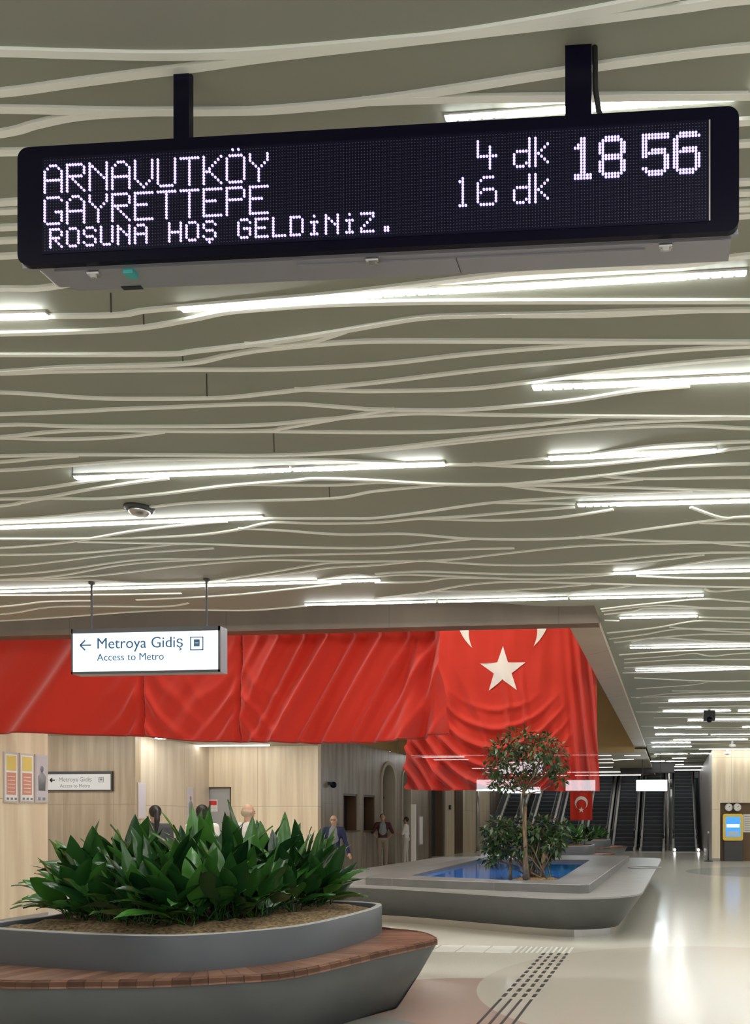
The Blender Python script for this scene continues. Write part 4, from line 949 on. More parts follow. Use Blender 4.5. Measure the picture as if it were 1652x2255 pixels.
bench_wood(O, Bx, pl1); planter_box(Bx, pl1)
q = at_z(803, 2052, ZBN); lt = thing('bench_light', 'small shiny cap lying on the wooden bench by the planter box', 'cap', (q.x, q.y, ZBN))
smooth(MB()).lathe((q.x, q.y, ZBN), [(.035, 0), (.04, .012), (.025, .028), (.005, .034)], 14).build('cap', 'steel', lt)
smooth(MB()).ball((q.x-.035, q.y-.02, ZBN+.012), (.022, .018, .012), 8, 6).build('crumple', 'paper', lt)

# ------------------------------------------------------------------ broad-leaved plants
def blade(mb, base, az, out, rise, L, Wd, droop, twist, tone, rr, seg=9):
    """a leaf stalk that leans outwards and widens into a folded lance-shaped blade"""
    dirv = Vector((math.cos(az), math.sin(az), 0)); side = Vector((-math.sin(az), math.cos(az), 0)); mb.val = tone
    tp = base+dirv*out+Vector((0, 0, rise)); mid = base+dirv*out*.35+Vector((0, 0, rise*.62))
    st = [base.lerp(mid, t).lerp(mid.lerp(tp, t), t) for t in (0, .25, .5, .75, 1)]
    vs = []; fs = []
    w0 = .006
    for i, p in enumerate(st): vs += [p-side*w0, p+side*w0, p+dirv*w0]
    for i in range(4): fs += [(i*3+k, i*3+(k+1) % 3, i*3+3+(k+1) % 3, i*3+3+k) for k in range(3)]
    mb.add(vs, fs)
    dr = (tp-mid).normalized(); vs = []; fs = []; p = tp.copy(); pts = []
    for i in range(seg+1):
        t = i/seg; pts.append((p.copy(), dr.copy())); p = p+dr*(L/seg); dr = (dr+Vector((dirv.x*.5, dirv.y*.5, -1))*droop/seg*(.4+1.6*t)).normalized()
    for i, (p, d) in enumerate(pts):
        t = i/seg; w = Wd*.5*max(.015, (math.sin(math.pi*min(1, t**.72)))**.85); s = (side*math.cos(twist)+dirv.cross(side)*math.sin(twist)*0+d.cross(side)*math.sin(twist)).normalized(); nn = s.cross(d).normalized()
        if nn.z < 0: nn = -nn
        f = .22*w; wav = .006*math.sin(t*11+az*3)
        vs += [p-s*w+nn*(f+wav), p-s*w*.5+nn*f*.35, p, p+s*w*.5+nn*f*.35, p+s*w+nn*(f-wav)]
    for i in range(seg): fs += [(i*5+k, i*5+k+1, i*5+6+k, i*5+5+k) for k in range(4)]
    mb.add(vs, fs)
def clump(loc, n, hgt, label, group, seed, lean=None, spread=1.0, wide=1.0):
    rr = random.Random(seed); mb = smooth(MB()); st = Vector(loc)
    for k in range(n):
        az = rr.random()*2*math.pi; inner = rr.random()
        if lean is not None and rr.random() < .4: az = lean+rr.gauss(0, .6)
        base = st+Vector((rr.uniform(-.10, .10), rr.uniform(-.10, .10), -.01))
        out = (.03+.12*inner)*spread; rise = hgt*(.18+.30*rr.random())*(1-.45*inner); L = hgt*(.48+.20*rr.random())
        blade(mb, base, az, out, rise, L, (.125+.06*rr.random())*wide*min(1, hgt/.6), .10+.6*inner**1.8, rr.gauss(0, .35), rr.random()**1.6, rr)
    for k in range(9):                              # low leaves hiding the clump foot, toned darker for the shade there
        az = rr.random()*2*math.pi; base = st+Vector((rr.uniform(-.14, .14), rr.uniform(-.14, .14), -.01))
        blade(mb, base, az, .05+.08*rr.random(), .05+.12*rr.random(), hgt*(.32+.12*rr.random()), .075+.04*rr.random(), .25, rr.gauss(0, .4), rr.random()*.25, rr)
    o = mb.build('foliage_plant', 'leaf', None, st, attr='tone'); return tag(o, label, 'plant', group)
GP = 'dense broad leaves on the near planter'; LP_ = 'dark green broad-leaved plant in the dense mass on the near planter'
front = [(182, 2027), (252, 2034), (325, 2040), (405, 2040), (485, 2034), (560, 2024), (630, 2011), (690, 2000)]
mid_ = [(205, 2012), (285, 2017), (365, 2019), (445, 2017), (525, 2010), (600, 2000), (670, 1990)]
back = [(270, 2003), (350, 2003), (430, 2002), (510, 1997), (590, 1990), (650, 1984)]
sd = 0
for row, hg, sp in ((front, .66, 1.15), (mid_, .86, .9), (back, .95, .8)):
    for i, (px, py) in enumerate(row):
        sd += 1; p = at_z(px, py, ZSO+.03); e = abs(i-(len(row)-1)/2)/((len(row)-1)/2); ln = math.pi*1.12 if i == 0 else (-.1 if i == len(row)-1 else (-math.pi/2 if row is front else None))
        h = hg*(1-.14*e)*(1 + .06*math.sin(sd*1.7)); lab, g = LP_, GP
        if row is front and i == 0: lab, g = 'outermost plant of the near planter with a pale leaf reaching towards the poster wall', None
        if row is front and i == len(row)-1: lab, g = 'end plant of the near planter with yellow-green leaves reaching towards the pool', None
        clump(p, 22 if row is front else 20, h, lab, g, sd*7+1, ln, sp)
# two more planters of the same kind beyond the pool
def twin(src, corner_px, bench_d, label):
    c0 = at_z(836, 1997, ZBX); d = bench_d; c1 = cam2w((corner_px-CPX)*d/FPX, d, 0); o = copy_tree(src); o.location = src.location+Vector((c1.x-c0.x, c1.y-c0.y, 0)); o['label'] = label
    return o, Vector((c1.x-c0.x, c1.y-c0.y, 0))
pl2, off2 = twin(pl1, 1310, 23.0, 'grey bench planter just behind the pool, partly hidden by the shrub')
pl3, off3 = twin(pl1, 1345, 28.6, 'farthest grey bench planter, nearest the escalators')
GP2 = 'leafy plants on the planters beyond the pool'; LP2 = 'light green leafy plant on a planter beyond the pool'
for off, s in ((off2, 100), (off3, 200)):
    for i, (px, py) in enumerate([(200, 2020), (300, 2030), (400, 2030), (500, 2025), (600, 2010), (680, 2000), (740, 1996), (430, 2005), (560, 1995)]):
        clump(at_z(px, py, ZSO+.03)+off, 9, .62, LP2, GP2, s+i, None, 1.25, 1.1)

# ------------------------------------------------------------------ pool island
ZDK, ZLG, ZWT = .56, .68, .63
def poly_ring(pts, z, rad=.12):                     # a polygon with rounded corners
    out = []; n = len(pts)
    for i in range(n):
        a, b, c = pts[i-1], pts[i], pts[(i+1) % n]; r1 = min(rad, (a-b).length*.45); r2 = min(rad, (c-b).length*.45); p = b+(a-b).normalized()*r1; q = b+(c-b).normalized()*r2
        for k in range(7): t = k/6; out.append(p.lerp(b, t).lerp(b.lerp(q, t), t))
    return [Vector((p.x, p.y, z)) for p in out]
V2 = lambda p: Vector((p.x, p.y, 0))
D = [V2(at_z(700, 1949, ZDK)), V2(at_z(860, 1955, ZDK)), V2(at_z(1000, 1964, ZDK)), V2(at_z(1150, 1974, ZDK)), V2(at_z(1280, 1979, ZDK)), V2(at_z(1412, 1972, ZDK)), V2(at_z(1455, 1898, ZDK))]
D = D+[Vector((D[-1].x, 20.6, 0)), Vector((-5.9, 20.8, 0)), Vector((-6.3, D[0].y+1.0, 0))]
Dr = resample(poly_ring(D, ZDK, .5), 140)
pool = thing('pool_island', 'long grey stone pool island with blue water and chrome foot', 'pool', (-3, 16, 0))
hb = inset(Dr, .33, .11)
smooth(MB()).loft([hb, [a.lerp(b, .5) for a, b in zip(hb, atz(Dr, ZDK-.03))], atz(Dr, ZDK-.02)], True).build('hull', 'poolhull', pool)
MB().loft([atz(Dr, ZDK-.02), inset(Dr, .006, ZDK), inset(Dr, .55, ZDK)], False, True).build('deck', 'deck', pool)
MB().loft([inset(Dr, .40, 0), inset(Dr, .40, .115)], True, True).build('plinth', 'steel', pool)
Lg = [V2(at_z(798, 1931, ZLG)), V2(at_z(1000, 1939.5, ZLG)), V2(at_z(1296, 1949, ZLG)), V2(at_z(1387, 1884, ZLG))]
Lg = Lg+[Vector((Lg[0].x+.2, Lg[3].y+.1, 0))]
In = [V2(at_z(905, 1928, ZLG)), V2(at_z(1060, 1935, ZLG)), V2(at_z(1140, 1939.5, ZLG)), V2(at_z(1228, 1938, ZLG)), V2(at_z(1300, 1893.5, ZLG))]
In = In+[Vector((Lg[0].x+.55, In[4].y+.05, 0))]
Lr, Ir = resample(poly_ring(Lg, ZLG, .12), 140), resample(poly_ring(In, ZLG, .08), 140)
# match the two rings by angle round the pool centre
cc = sum(Ir, Vector())/len(Ir)
def by_angle(r): k = min(range(len(r)), key=lambda i: abs(math.atan2(r[i].y-cc.y, r[i].x-cc.x)+2.9)); return r[k:]+r[:k]
Lr, Ir = by_angle(Lr), by_angle(Ir)
MB().loft([atz(Lr, ZDK-.005), atz(Lr, ZLG-.008), inset(Lr, .008, ZLG), Ir, atz(Ir, ZWT-.30)]).build('ledge', 'ledge', pool)
MB().loft([atz(Ir, ZWT-.28), [Vector((cc.x, cc.y, ZWT-.28))]*len(Ir)]).build('basin', 'pooltile', pool)
MB().loft([atz(Ir, ZWT), [Vector((cc.x, cc.y, ZWT))]*len(Ir)]).build('water', 'water', pool)
q = at_z(1420, 1911, ZDK); smooth(MB()).lathe((q.x, q.y, ZDK-.002), [(.34, 0), (.34, .012), (.30, .016), (.30, .008)], 28).build('access_cover', 'deck', pool)
bw0, bw1 = V2(at_z(1180, 1888, ZLG)), V2(at_z(1350, 1886, ZLG))
MB().box((Lg[4].x, Lg[3].y+.05, ZDK-.005), (Lg[3].x-.1, Lg[3].y+.75, ZDK+.05)).build('wooden_slat_seat', 'wood', pool)
# soil patch with tree and shrub
tb = at_z(1160, 1934, ZWT+.03)
sp_ = smooth(MB()); rings = []
for k in range(7):
    f = 1-k/7; rings.append([Vector((tb.x+.12+.46*f*math.cos(a*math.pi/16), tb.y+.16+.26*f*math.sin(a*math.pi/16), ZWT-.03+.07*math.sin(math.pi/2*min(1, k/4))+.012*nz(a, k*3.1))) for a in range(32)])
sp_.loft(rings, False, True); stuff(sp_.build('planting_soil', 'soil', pool))
def leaves(mb, c, rad, n, size, rr, hollow=.55, flat=1.0, keep=None):
    k = 0
    while k < n:
        v = Vector((rr.gauss(0, 1), rr.gauss(0, 1), rr.gauss(0, 1))).normalized()*(hollow+(1-hollow)*rr.random()**.5)
        p = Vector((c[0]+v.x*rad[0], c[1]+v.y*rad[1], c[2]+v.z*rad[2])); k += 1
        if keep and not keep(p): continue
        one_leaf(mb, p, v, size*(.6+.8*rr.random()), rr)
def one_leaf(mb, p, v, s, rr):
    d = (Vector((v.x, v.y, v.z-.35))+Vector((rr.gauss(0, .5), rr.gauss(0, .5), rr.gauss(0, .5)))).normalized(); sd = d.cross(Vector((rr.gauss(0, .4), rr.gauss(0, .4), 1))).normalized(); nn = sd.cross(d); mb.val = rr.random()
    mb.add([p, p+d*s*.4-sd*s*.24+nn*s*.05, p+d*s-nn*s*.08, p+d*s*.4+sd*s*.24+nn*s*.05, p+d*s*.5], [(0, 1, 4), (1, 2, 4), (2, 3, 4), (3, 0, 4)])
tree = thing('small_tree', 'small tree with slender trunk and round crown rising from the pool corner', 'tree', (tb.x, tb.y, ZWT))
tz = lambda py: at_d(1160, py, 13.2).z
def tp(px, py, dd=0): return at_d(px, py, (tb.y+.04)/CY*1.0-SY*0+dd+(0))
dT = -tb.x*SY+tb.y*CY
def tp(px, py, dd=0): return at_d(px, py, dT+dd)
smooth(MB()).tube([tp(1160, 1936), tp(1158, 1900), tp(1157, 1860), tp(1155, 1820), tp(1157, 1780), tp(1154, 1745), tp(1160, 1728)], [.055, .042, .036, .032, .028, .026, .022], 8).build('trunk', 'bark', tree)
rr = random.Random(3); br = smooth(MB()); cr = smooth(MB())
LOB = [(1112, 1655, 38, 34), (1150, 1632, 52, 30), (1195, 1650, 34, 34), (1225, 1665, 28, 34), (1090, 1690, 28, 34), (1232, 1708, 18, 26), (1140, 1690, 44, 30), (1195, 1685, 36, 26), (1110, 1725, 34, 20), (1160, 1720, 30, 22)]
for (px, py, rx, ry) in LOB:
    dd = rr.uniform(-.25, .25); e = tp(px, py+ry*.4, dd); s = tp(1156, 1745+rr.uniform(-10, 10)); m_ = s.lerp(e, .5)+Vector((0, 0, -.05))
    br.tube([s, m_, e], [.014, .009, .005], 5); k = dT/FPX
    leaves(cr, tp(px, py, dd), (rx*k, min(rx, 45)*k*1.1, ry*k), int(rx*ry*.16)+20, .085, rr, .25)
br.build('branches', 'bark', tree); cr.build('crown', 'ficus', tree, attr='tone')
shr = thing('leafy_shrub', 'loose dark green shrub round the foot of the small tree', 'shrub', (tb.x+.1, tb.y+.2, ZWT))
rr = random.Random(8); sl = smooth(MB()); ss = smooth(MB())
for (px, py, rx, ry) in [(1095, 1830, 32, 30), (1135, 1828, 34, 30), (1190, 1825, 42, 30), (1225, 1850, 26, 28), (1100, 1868, 36, 22), (1145, 1865, 30, 20), (1195, 1868, 40, 26), (1085, 1893, 24, 10), (1185, 1895, 24, 12), (1240, 1826, 18, 16), (1085, 1850, 22, 24)]:
    dd = rr.uniform(.0, .45); k = (dT+dd)/FPX; e = tp(px, py, dd)
    for _ in range(2): s = tb+Vector((rr.uniform(-.02, .34), rr.uniform(.02, .3), -.02)); ss.tube([s, s.lerp(e, .5)+Vector((rr.uniform(-.06, .06), 0, .08)), e], [.013, .010, .005], 5)
    leaves(sl, e, (rx*k, 30*k, ry*k), int(rx*ry*.22)+20, .10, rr, .2)
ss.tube([tb+Vector((.20, .1, -.02)), tb+Vector((.24, .14, .3)), tb+Vector((.3, .15, .6))], [.04, .035, .02], 7).tube([tb+Vector((-.30, .25, -.05)), tb+Vector((-.30, .25, .3))], [.03, .02], 6)
ss.build('stems', 'bark', shr); sl.build('foliage', 'ficus', shr, attr='tone')

# tactile paving
tx = -1.355
tac = thing('tactile_path', 'guide path of dark studs running over the pale floor to the white tiles', 'paving', (tx, 7.6, 0))
mb = MB()
for k in range(4):
    x = tx-.135+.09*k; y = 5.2
    mb.box((x-.011, 4.6, 0), (x+.011, 7.05, .005))
    y = 7.15
    while y < 9.5: mb.box((x-.017, y, 0), (x+.017, y+.12, .005)); y += .22
mb.build('guide_studs', 'stud', tac)
y0, y1 = at_z(1050, 2097, 0).y, at_z(1050, 2083, 0).y
for (a, b) in ((900, 955), (960, 1010), (1014, 1074), (1077, 1135)):
    xa, xb = at_z(a, 2090, 0).x, at_z(b, 2090, 0).x; MB().box((xa, y0, 0), (xb, y1, .004)).build('white_tile', 'tile_white', tac)
mb = MB(); xa, xb = at_z(1142, 2090, 0).x, at_z(1256, 2090, 0).x
for k in range(11): x = xa+(xb-xa)*k/10; mb.box((x, y0+.02, 0), (x+.028, y1-.02, .004))
mb.build('warning_bars', 'tile_white', tac)

# ------------------------------------------------------------------ escalators
def clear_glass():
    m = mat('clear_glass', (.5, .58, .6), .05); n, l, b = nodes_of(m); o = n['Material Output']; tp = n.new('ShaderNodeBsdfTransparent'); mx = n.new('ShaderNodeMixShader')
    mx.inputs[0].default_value = .88; l.new(b.outputs[0], mx.inputs[1]); l.new(tp.outputs[0], mx.inputs[2]); l.new(mx.outputs[0], o.inputs[0]); return m
GLASS = clear_glass()
def escalator(xc, label):
    M.setdefault('clear', GLASS); t = thing('escalator', label, 'escalator', (xc, YE, 0), 'escalators at the far end'); w = .46; st = MB(); n = 26; rise, run = .20, .346; y = YE+.9
    st.box((xc-w, YE, 0), (xc+w, y, .01))
    for k in range(n): st.box((xc-w, y+run*k, rise*k-.0), (xc+w, y+run*k+run+.02, rise*(k+1)))
    st.build('step_band', 'step', t)
    ed = MB()
    for k in range(n): ed.box((xc-w, y+run*k-.006, rise*(k+1)-.03), (xc+w, y+run*k, rise*(k+1)))
    ed.build('step_edges', 'riser', t)
    MB().box((xc-w, YE-1.0, 0), (xc+w, YE, .012)).build('comb_plate', 'steel', t)
    for s in (-1, 1):
        x = xc+s*(w+.07); y1_, z1_ = y+run*n, rise*n
        pf = [(YE-.35, .0), (YE-.35, .8), (YE-.15, .95), (y-.1, .98), (y1_, z1_+.98), (y1_, z1_-.1), (y, -.05)]
        MB().prism(pf, x-.015, x+.015, lambda u, v, q: Vector((q, u, v))).build('balustrade', 'clear', t)
        smooth(MB()).tube([(x, YE-.20, .62), (x, YE-.36, .72), (x, YE-.36, .86), (x, YE-.2, .98), (x, y-.1, 1.0), (x, y1_, z1_+1.0)], .04, 8).build('handrail', 'rubber', t)
        MB().prism([(YE-.3, 0), (YE-.3, .16), (y, .2), (y1_, z1_+.2), (y1_, z1_), (y, 0)], x-.05, x+.05, lambda u, v, q: Vector((q, u, v))).build('skirt_panel', 'rail', t)
    return t
for i, (px, lab) in enumerate([(1095, 'first escalator beside the stone wall with arches'), (1176, 'escalator second from the stone wall, behind the small tree'), (1243, 'escalator hidden behind the starred flag and plants'),
        (1308, 'escalator behind the small red flag'), (1372, 'escalator under the dark overhead panel, beside the small flag'), (1436, 'escalator behind the blank glowing sign'), (1509, 'rightmost escalator before the pale corner wall')]):
    escalator(at_y(px, 1872, YE).x, lab)
for px, d in ((1471, 37.6), (1052, 36.5), (1150, 37.4)):
    p = at_d(px, 1872, d); t = thing('steel_column', 'slim polished steel column standing between the escalators', 'column', (p.x, p.y, 0), 'steel columns between escalators')
    smooth(MB()).lathe((p.x, p.y, 0), [(.09, 0), (.09, ZF if px < 1400 else ZC)], 14).build('shaft', 'steel', t); smooth(MB()).lathe((p.x, p.y, 0), [(.15, 0), (.15, .03), (.10, .06)], 14).build('collar', 'steel', t)
for px in (1486, 1537):
    p = at_z(px, 1874, .0); t = thing('floor_light', 'tiny bright light at the foot of the rightmost escalator', 'light', (p.x, YE-.5, 0), 'lights at the escalator foot')
    smooth(MB()).lathe((p.x, YE-.5, 0), [(.06, 0), (.06, .05), (.045, .09)], 10).build('housing', 'steel', t); smooth(MB()).ball((p.x, YE-.55, .1), .055).build('bulb', 'lamp_soft', t)

# ------------------------------------------------------------------ kiosk corner
def kk(u, v, w): return Vector((u, YR-w, v))
def kx(px): return at_y(px, 1800, YR).x
def kz(py): return at_y(1600, py, YR).z
t = thing('phone_kiosk', 'yellow-framed payphone kiosk with blue screen on a dark pillar', 'kiosk', (kx(1614), YR, 0))
rect(MB(), kk, kx(1595), kx(1636), 0, kz(1852), -.2, .05).build('pillar', 'charcoal', t)
b_ = MB().prism(rrect(kx(1592), kx(1636), kz(1851), kz(1792), .08), -.2, .12, kk).build('frame', 'yellow', t)
sc_ = MB().prism(rrect(kx(1598), kx(1630), kz(1842), kz(1799), .06), .12, .13, kk).build('screen', 'bluescreen', b_)
rect(MB(), kk, kx(1600), kx(1628), kz(1822), kz(1815), .13, .135).build('screen_panel', 'whitescreen', b_)
rect(MB(), kk, kx(1602), kx(1626), kz(1839), kz(1831), .13, .15).build('keypad', 'steel', b_)
for i, px in enumerate((1605, 1624)):
    c = kk(kx(px), kz(1778), .0); r_ = (kx(1615)-kx(1596))/2*.92
    t = thing('wall_clock', ('round white dial above the kiosk screen, nearer the corner wall', 'round white dial above the kiosk screen, nearer the white notice board')[i], 'clock', (c.x, YR, c.z))
    c = Vector((c.x, YR+.24, c.z)); smooth(MB()).lathe(c, [(r_, 0), (r_, -.28), (r_*.94, -.3)], 24, 'y').build('rim', 'frame', t); MB().lathe(c+Vector((0, -.30, 0)), [(r_*.9, 0), (r_*.9, -.01)], 24, 'y').build('dial', 'paper', t)
    mb = MB(); 
    for k in range(12): a = k*math.pi/6; mb.bar(c+Vector((r_*.68*math.cos(a), -.315, r_*.68*math.sin(a))), c+Vector((r_*.8*math.cos(a), -.315, r_*.8*math.sin(a))), .01, .02)
    mb.bar(c+Vector((0, -.315, 0)), c+Vector((r_*.3, -.315, r_*.35)), .01, .025).build('markings', 'greyink', t)
t = thing('notice_board', 'white notice board on the brown panel beside the yellow kiosk', 'board', (kx(1655), YR+.2, kz(1833)))
def k2(u, v, w): return Vector((u, YR+.24-w, v))
rect(MB(), k2, kx(1638), kx(1690), kz(1833), kz(1793), .004, .04).build('panel', 'paper', t)
mb = MB()
for k in range(7): rect(mb, k2, kx(1641), kx(1686), kz(1829-k*5), kz(1828-k*5), .04, .042)
mb.build('text_lines', 'greyink', t)
p = at_y(1560, 1893, YR-.25); t = thing('barrier_post', 'thin dark barrier post standing by the pale corner wall', 'post', (p.x, p.y, 0))
smooth(MB()).tube([(p.x, p.y, .03), (p.x, p.y, 1.0)], .025, 8).build('pole', 'charcoal', t); smooth(MB()).lathe((p.x, p.y, 0), [(.17, 0), (.17, .02), (.04, .05)], 14).build('foot', 'blackmat', t); smooth(MB()).lathe((p.x, p.y, .98), [(.04, 0), (.045, .06), (.02, .09)], 10).build('cap', 'steel', t)

# ------------------------------------------------------------------ people
M['skin'] = mat('skin', (.55, .33, .23), .5); M['skin_dark'] = mat('tan_skin', (.40, .24, .17), .5)
M['hair_black'] = mat('black_hair', (.012, .009, .008), .5); M['hair_grey'] = mat('grey_blond_hair', (.45, .36, .25), .6)
M['navy'] = mat('navy_jacket', (.012, .02, .075), .7); M['greyshirt'] = mat('grey_shirt', (.20, .22, .24), .8); M['maroon'] = mat('maroon_vest', (.05, .008, .010), .7)
M['white_shirt'] = mat('white_shirt', (.74, .72, .68), .8); M['beige'] = mat('beige_trousers', (.42, .35, .26), .8); M['darktrous'] = mat('dark_trousers', (.03, .03, .035), .8)
M['greytop'] = mat('dark_grey_top', (.06, .065, .07), .8); M['shoe'] = mat('dark_shoe', (.02, .018, .016), .5); M['pale'] = mat('pale_trousers', (.55, .52, .48), .8); M['stripe'] = mat('faded_print_trousers', (.24, .19, .15), .8)
def tcap(mb, p, rp, q, rq, n=12):                  # tapered limb with round ends
    p, q = Vector(p), Vector(q); d = q-p; k = 6; pts = []; rad = []; u = d.normalized()
    for i in range(4): a = math.pi/2*i/4; pts.append(p-u*rp*math.cos(a)); rad.append(max(.001, rp*math.sin(a)))
    for i in range(k+1): pts.append(p+d*i/k); rad.append(rp+(rq-rp)*i/k)
    for i in range(1, 5): a = math.pi/2*i/4; pts.append(q+u*rq*math.sin(a)); rad.append(max(.001, rq*math.cos(a)))
    mb.tube(pts, rad, n)
def solid(mb, name, m, parent, xf, vox=.012, it=3):  # melt the pieces into one continuous surface
    me = bpy.data.meshes.new(name); me.from_pydata([tuple(p) for p in mb.v], [], mb.f); me.update(); o = bpy.data.objects.new(name, me); COL.objects.link(o)
    bm = bmesh.new(); bm.from_mesh(me); bmesh.ops.recalc_face_normals(bm, faces=bm.faces); bm.to_mesh(me); bm.free()
    md = o.modifiers.new('r', 'REMESH'); md.mode = 'VOXEL'; md.voxel_size = vox; md.use_smooth_shade = True
    dg = bpy.context.evaluated_depsgraph_get(); m2 = bpy.data.meshes.new_from_object(o.evaluated_get(dg)); bpy.data.objects.remove(o)
    bm = bmesh.new(); bm.from_mesh(m2)
    for _ in range(it): bmesh.ops.smooth_vert(bm, verts=bm.verts, factor=.5, use_axis_x=True, use_axis_y=True, use_axis_z=True)
    bm.transform(xf); bm.transform(Matrix.Translation(-ORG[parent]))
    for f in bm.faces: f.smooth = True
    bm.to_mesh(m2); bm.free(); m2.name = name; m2.materials.clear(); m2.materials.append(M[m]); return link(name, m2, parent, ORG[parent])
def person(loc, H, heading, label, arms, top, legs, skin, hair, hairc, sleeve, style='', stride=0.0, jacket=None, vox=.013):
    """arms: for each side (elbow, wrist) as offsets in body heights from the shoulder; faces -Y before the turn"""
    t = thing('person', label, 'person', loc, None); xf = Matrix.Translation(Vector(loc)) @ Matrix.Rotation(heading, 4, 'Z'); h = H
    S = lambda x, y, z: Vector((x*h, y*h, z*h))
    hipL, hipR = S(.05, 0, .52), S(-.05, 0, .52); kL, kR = S(.055, -.01-stride*.5, .285), S(-.055, -.01+stride*.4, .285); aL, aR = S(.055, -stride, .045), S(-.055, stride, .045+abs(stride)*.12)
    shL, shR = S(.108, .005, .805), S(-.108, .005, .805)
    def torso(mb, k):
        mb.ball(S(0, .0, .735), (.098*h*k, .064*h*k, .11*h), 14, 10); mb.ball(S(0, 0, .63), (.083*h*k, .06*h*k, .10*h), 14, 10); mb.ball(S(0, .005, .545), (.092*h*k, .066*h*k, .07*h), 14, 10)
        tcap(mb, shL, .038*h*k, shR, .038*h*k); tcap(mb, S(0, .005, .80), .05*h*k, S(0, .002, .845), .03*h)
    def legs_(mb, k):
        for a, b, c in ((hipL, kL, aL), (hipR, kR, aR)): tcap(mb, a, .052*h*k, b, .036*h*k); tcap(mb, b, .036*h*k, c, .024*h*k)
        mb.ball(S(0, .005, .53), (.092*h*k, .068*h*k, .065*h), 14, 10)
    b = MB(); torso(b, .93); legs_(b, .9); J = []
    for sgn, sh, (eo, wo) in ((1, shL, arms[0]), (-1, shR, arms[1])):
        e = sh+S(eo[0]*sgn, eo[1], eo[2]); w = e+S(wo[0]*sgn, wo[1], wo[2]); J.append((sh, e, w)); tcap(b, sh, .031*h, e, .024*h); tcap(b, e, .024*h, w, .017*h)
        d = (w-e).normalized(); sd = d.cross(Vector((0, 1, 0))); sd = Vector((0, 0, 1)) if sd.length < .2 else sd.normalized(); n_ = sd.cross(d)
        pc = w+d*.026*h; tcap(b, w+d*.005*h, .017*h, pc+d*.012*h, .02*h)
        for k, (o_, ln) in enumerate(((-1.5, .036), (-.5, .042), (.5, .040), (1.5, .032))):      # four fingers, slightly curled
            r0 = pc+sd*o_*.0105*h+d*.02*h; m_ = r0+d*ln*h*.55+n_*.006*h; tcap(b, r0, .0052*h, m_, .005*h, 8); tcap(b, m_, .005*h, m_+d*ln*h*.4+n_*.014*h, .0044*h, 8)
        th = w+d*.016*h-sd*.015*h; tcap(b, th, .0065*h, th-sd*.022*h+d*.022*h+n_*.008*h, .0052*h, 8)
    for a in (aL, aR): tcap(b, a, .022*h, a+S(0, -.07, -.025), .018*h)
    hc = S(0, -.005, .932)                                                                 # head: skull, jaw, nose, ears
    b.ball(hc+S(0, .004, .008), (.044*h, .054*h, .058*h), 14, 10); b.ball(hc+S(0, -.012, -.026), (.035*h, .040*h, .040*h), 12, 8); tcap(b, S(0, .004, .83), .030*h, S(0, .0, .895), .029*h)
    tcap(b, hc+S(0, -.054, .004), .004*h, hc+S(0, -.062, -.013), .0075*h, 8)
    for s in (-1, 1): b.ball(hc+S(.046*s, .006, -.004), (.006*h, .012*h, .018*h), 8, 6)
    body = solid(b, 'body', skin, t, xf, vox*.75, 2)
    for s in (-1, 1): MB().ball(hc+S(.018*s, -.046, .004), (.0065*h, .004*h, .004*h), 8, 6).build('eye', 'blackink', t, xf=xf)
    MB().ball(hc+S(0, -.050, -.033), (.014*h, .004*h, .004*h), 8, 6).build('mouth', 'pink_ink', t, xf=xf)
    c = MB(); torso(c, 1.06)
    for (sh, e, w) in J:
        if sleeve == 0: continue
        q = w if sleeve == 2 else e; tcap(c, sh, .040*h, e, .031*h); 
        if sleeve == 2: tcap(c, e, .031*h, w-(w-e)*.06, .024*h)
    solid(c, 'jacket' if jacket else 'shirt', top, t, xf, vox)
    if jacket: c = MB(); c.ball(S(0, -.020, .71), (.078*h, .058*h, .15*h), 12, 8); solid(c, 'shirt', jacket, t, xf, vox)
    l = MB(); legs_(l, 1.14)
    solid(l, 'trousers', legs, t, xf, vox)
    sh_ = MB()
    for a in (aL, aR): tcap(sh_, a+S(0, .012, -.022), .024*h, a+S(0, -.075, -.026), .021*h); 
    solid(sh_, 'shoes', 'shoe', t, xf, vox)
    hr = MB()
    if style == 'bald': hr.ball(hc+S(0, .018, -.004), (.048*h, .046*h, .042*h), 14, 10)
    else:
        hr.ball(hc+S(0, .013, .014), (.050*h, .056*h, .058*h), 14, 10)
        if style == 'ponytail': tcap(hr, hc+S(0, .06, .015), .022*h, hc+S(.012, .085, -.06), .024*h); tcap(hr, hc+S(.012, .085, -.06), .024*h, hc+S(.014, .075, -.16), .009*h)
        if style == 'long': tcap(hr, hc+S(0, .03, -.02), .048*h, hc+S(0, .04, -.08), .034*h)
        if style == 'bun': hr.ball(hc+S(0, .052, -.022), (.03*h, .024*h, .026*h), 10, 8)
    solid(hr, 'hair', hairc, t, xf, vox*.8)
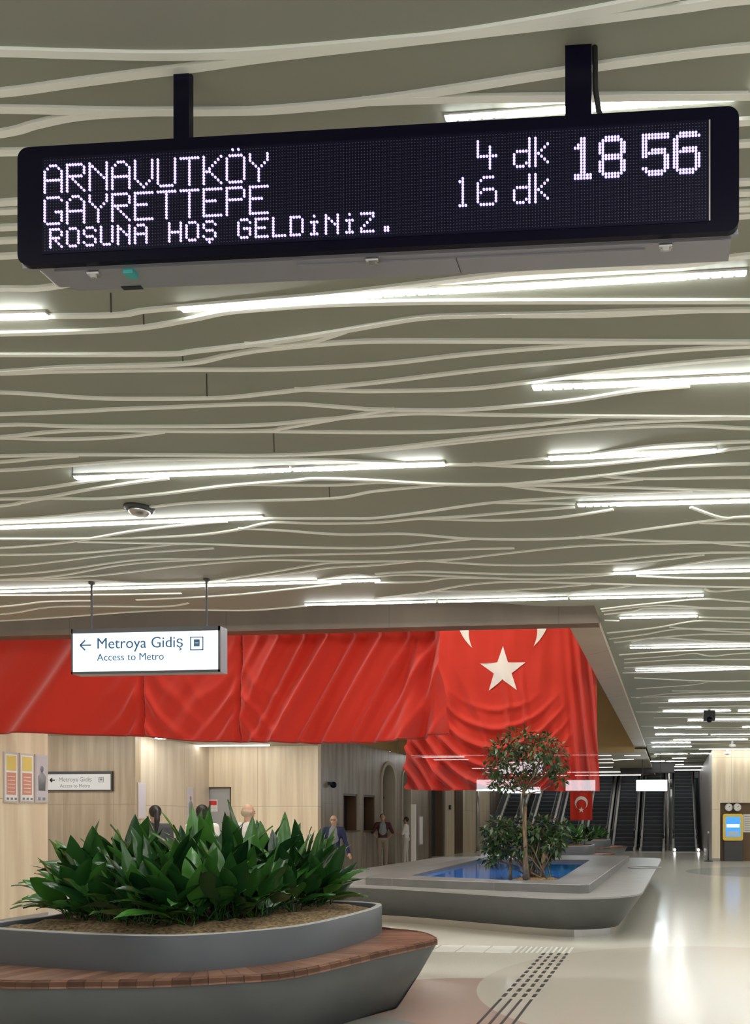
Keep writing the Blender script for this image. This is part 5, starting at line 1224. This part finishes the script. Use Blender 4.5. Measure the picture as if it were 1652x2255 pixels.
    if style == 'glasses' or style == 'bald' and False: pass
    return t, xf, hc, h
DOWN = ((.02, .0, -.175), (.0, -.02, -.15))
def stand(px, d): p = cam2w((px-CPX)*d/FPX, d, 0); return (p.x, p.y, 0)
PI = math.pi
person(stand(341, 12.4), 1.77, PI*1.3, 'person with a long black ponytail standing behind the near planter, back turned', (DOWN, DOWN), 'greytop', 'darktrous', 'skin', True, 'hair_black', 2, 'ponytail')
person(stand(446, 12.5), 1.78, PI*1.02, 'person with short black hair before the grey door, back turned', (DOWN, DOWN), 'white_shirt', 'darktrous', 'skin', True, 'hair_black', 2, 'bun')
person(stand(546, 12.2), 1.79, PI*.86, 'balding grey-blond person in white behind the near planter', (DOWN, DOWN), 'white_shirt', 'beige', 'skin', True, 'hair_grey', 2, 'bald')
t, xf, hc, h = person(stand(735, 18.0), 1.63, .25, 'person in glasses and navy jacket walking beside the near planter', (((.045, .0, -.17), (.05, -.03, -.15)), ((.03, .01, -.175), (.01, -.03, -.15))), 'navy', 'darktrous', 'skin', True, 'hair_grey', 2, 'bald', .05, 'greyshirt')
gl = MB()
for s in (-1, 1): gl.tube([hc+Vector((s*.018*h+.014*h*math.cos(a*PI/6), -.056*h, .004*h+.010*h*math.sin(a*PI/6))) for a in range(13)], .0022*h, 5)
gl.tube([hc+Vector((-.005*h, -.057*h, .006*h)), hc+Vector((.005*h, -.057*h, .006*h))], .0022*h, 5).build('glasses', 'blackink', t, xf=xf)
person(stand(843, 25.2), 1.69, .35, 'person in maroon open vest and printed trousers with hands behind the back', (((.07, .03, -.15), (-.075, .05, -.10)), ((.07, .03, -.15), (-.075, .05, -.10))), 'maroon', 'stripe', 'skin_dark', True, 'hair_black', 1, '', .01, 'greyshirt')
person(stand(894, 27.2), 1.59, -PI*.45, 'person in white shirt and pale trousers facing the arch', (((.01, -.05, -.16), (.0, -.14, .02)), ((.02, .02, -.175), (.0, -.05, -.145))), 'white_shirt', 'pale', 'skin_dark', True, 'hair_black', 1, '', .02)
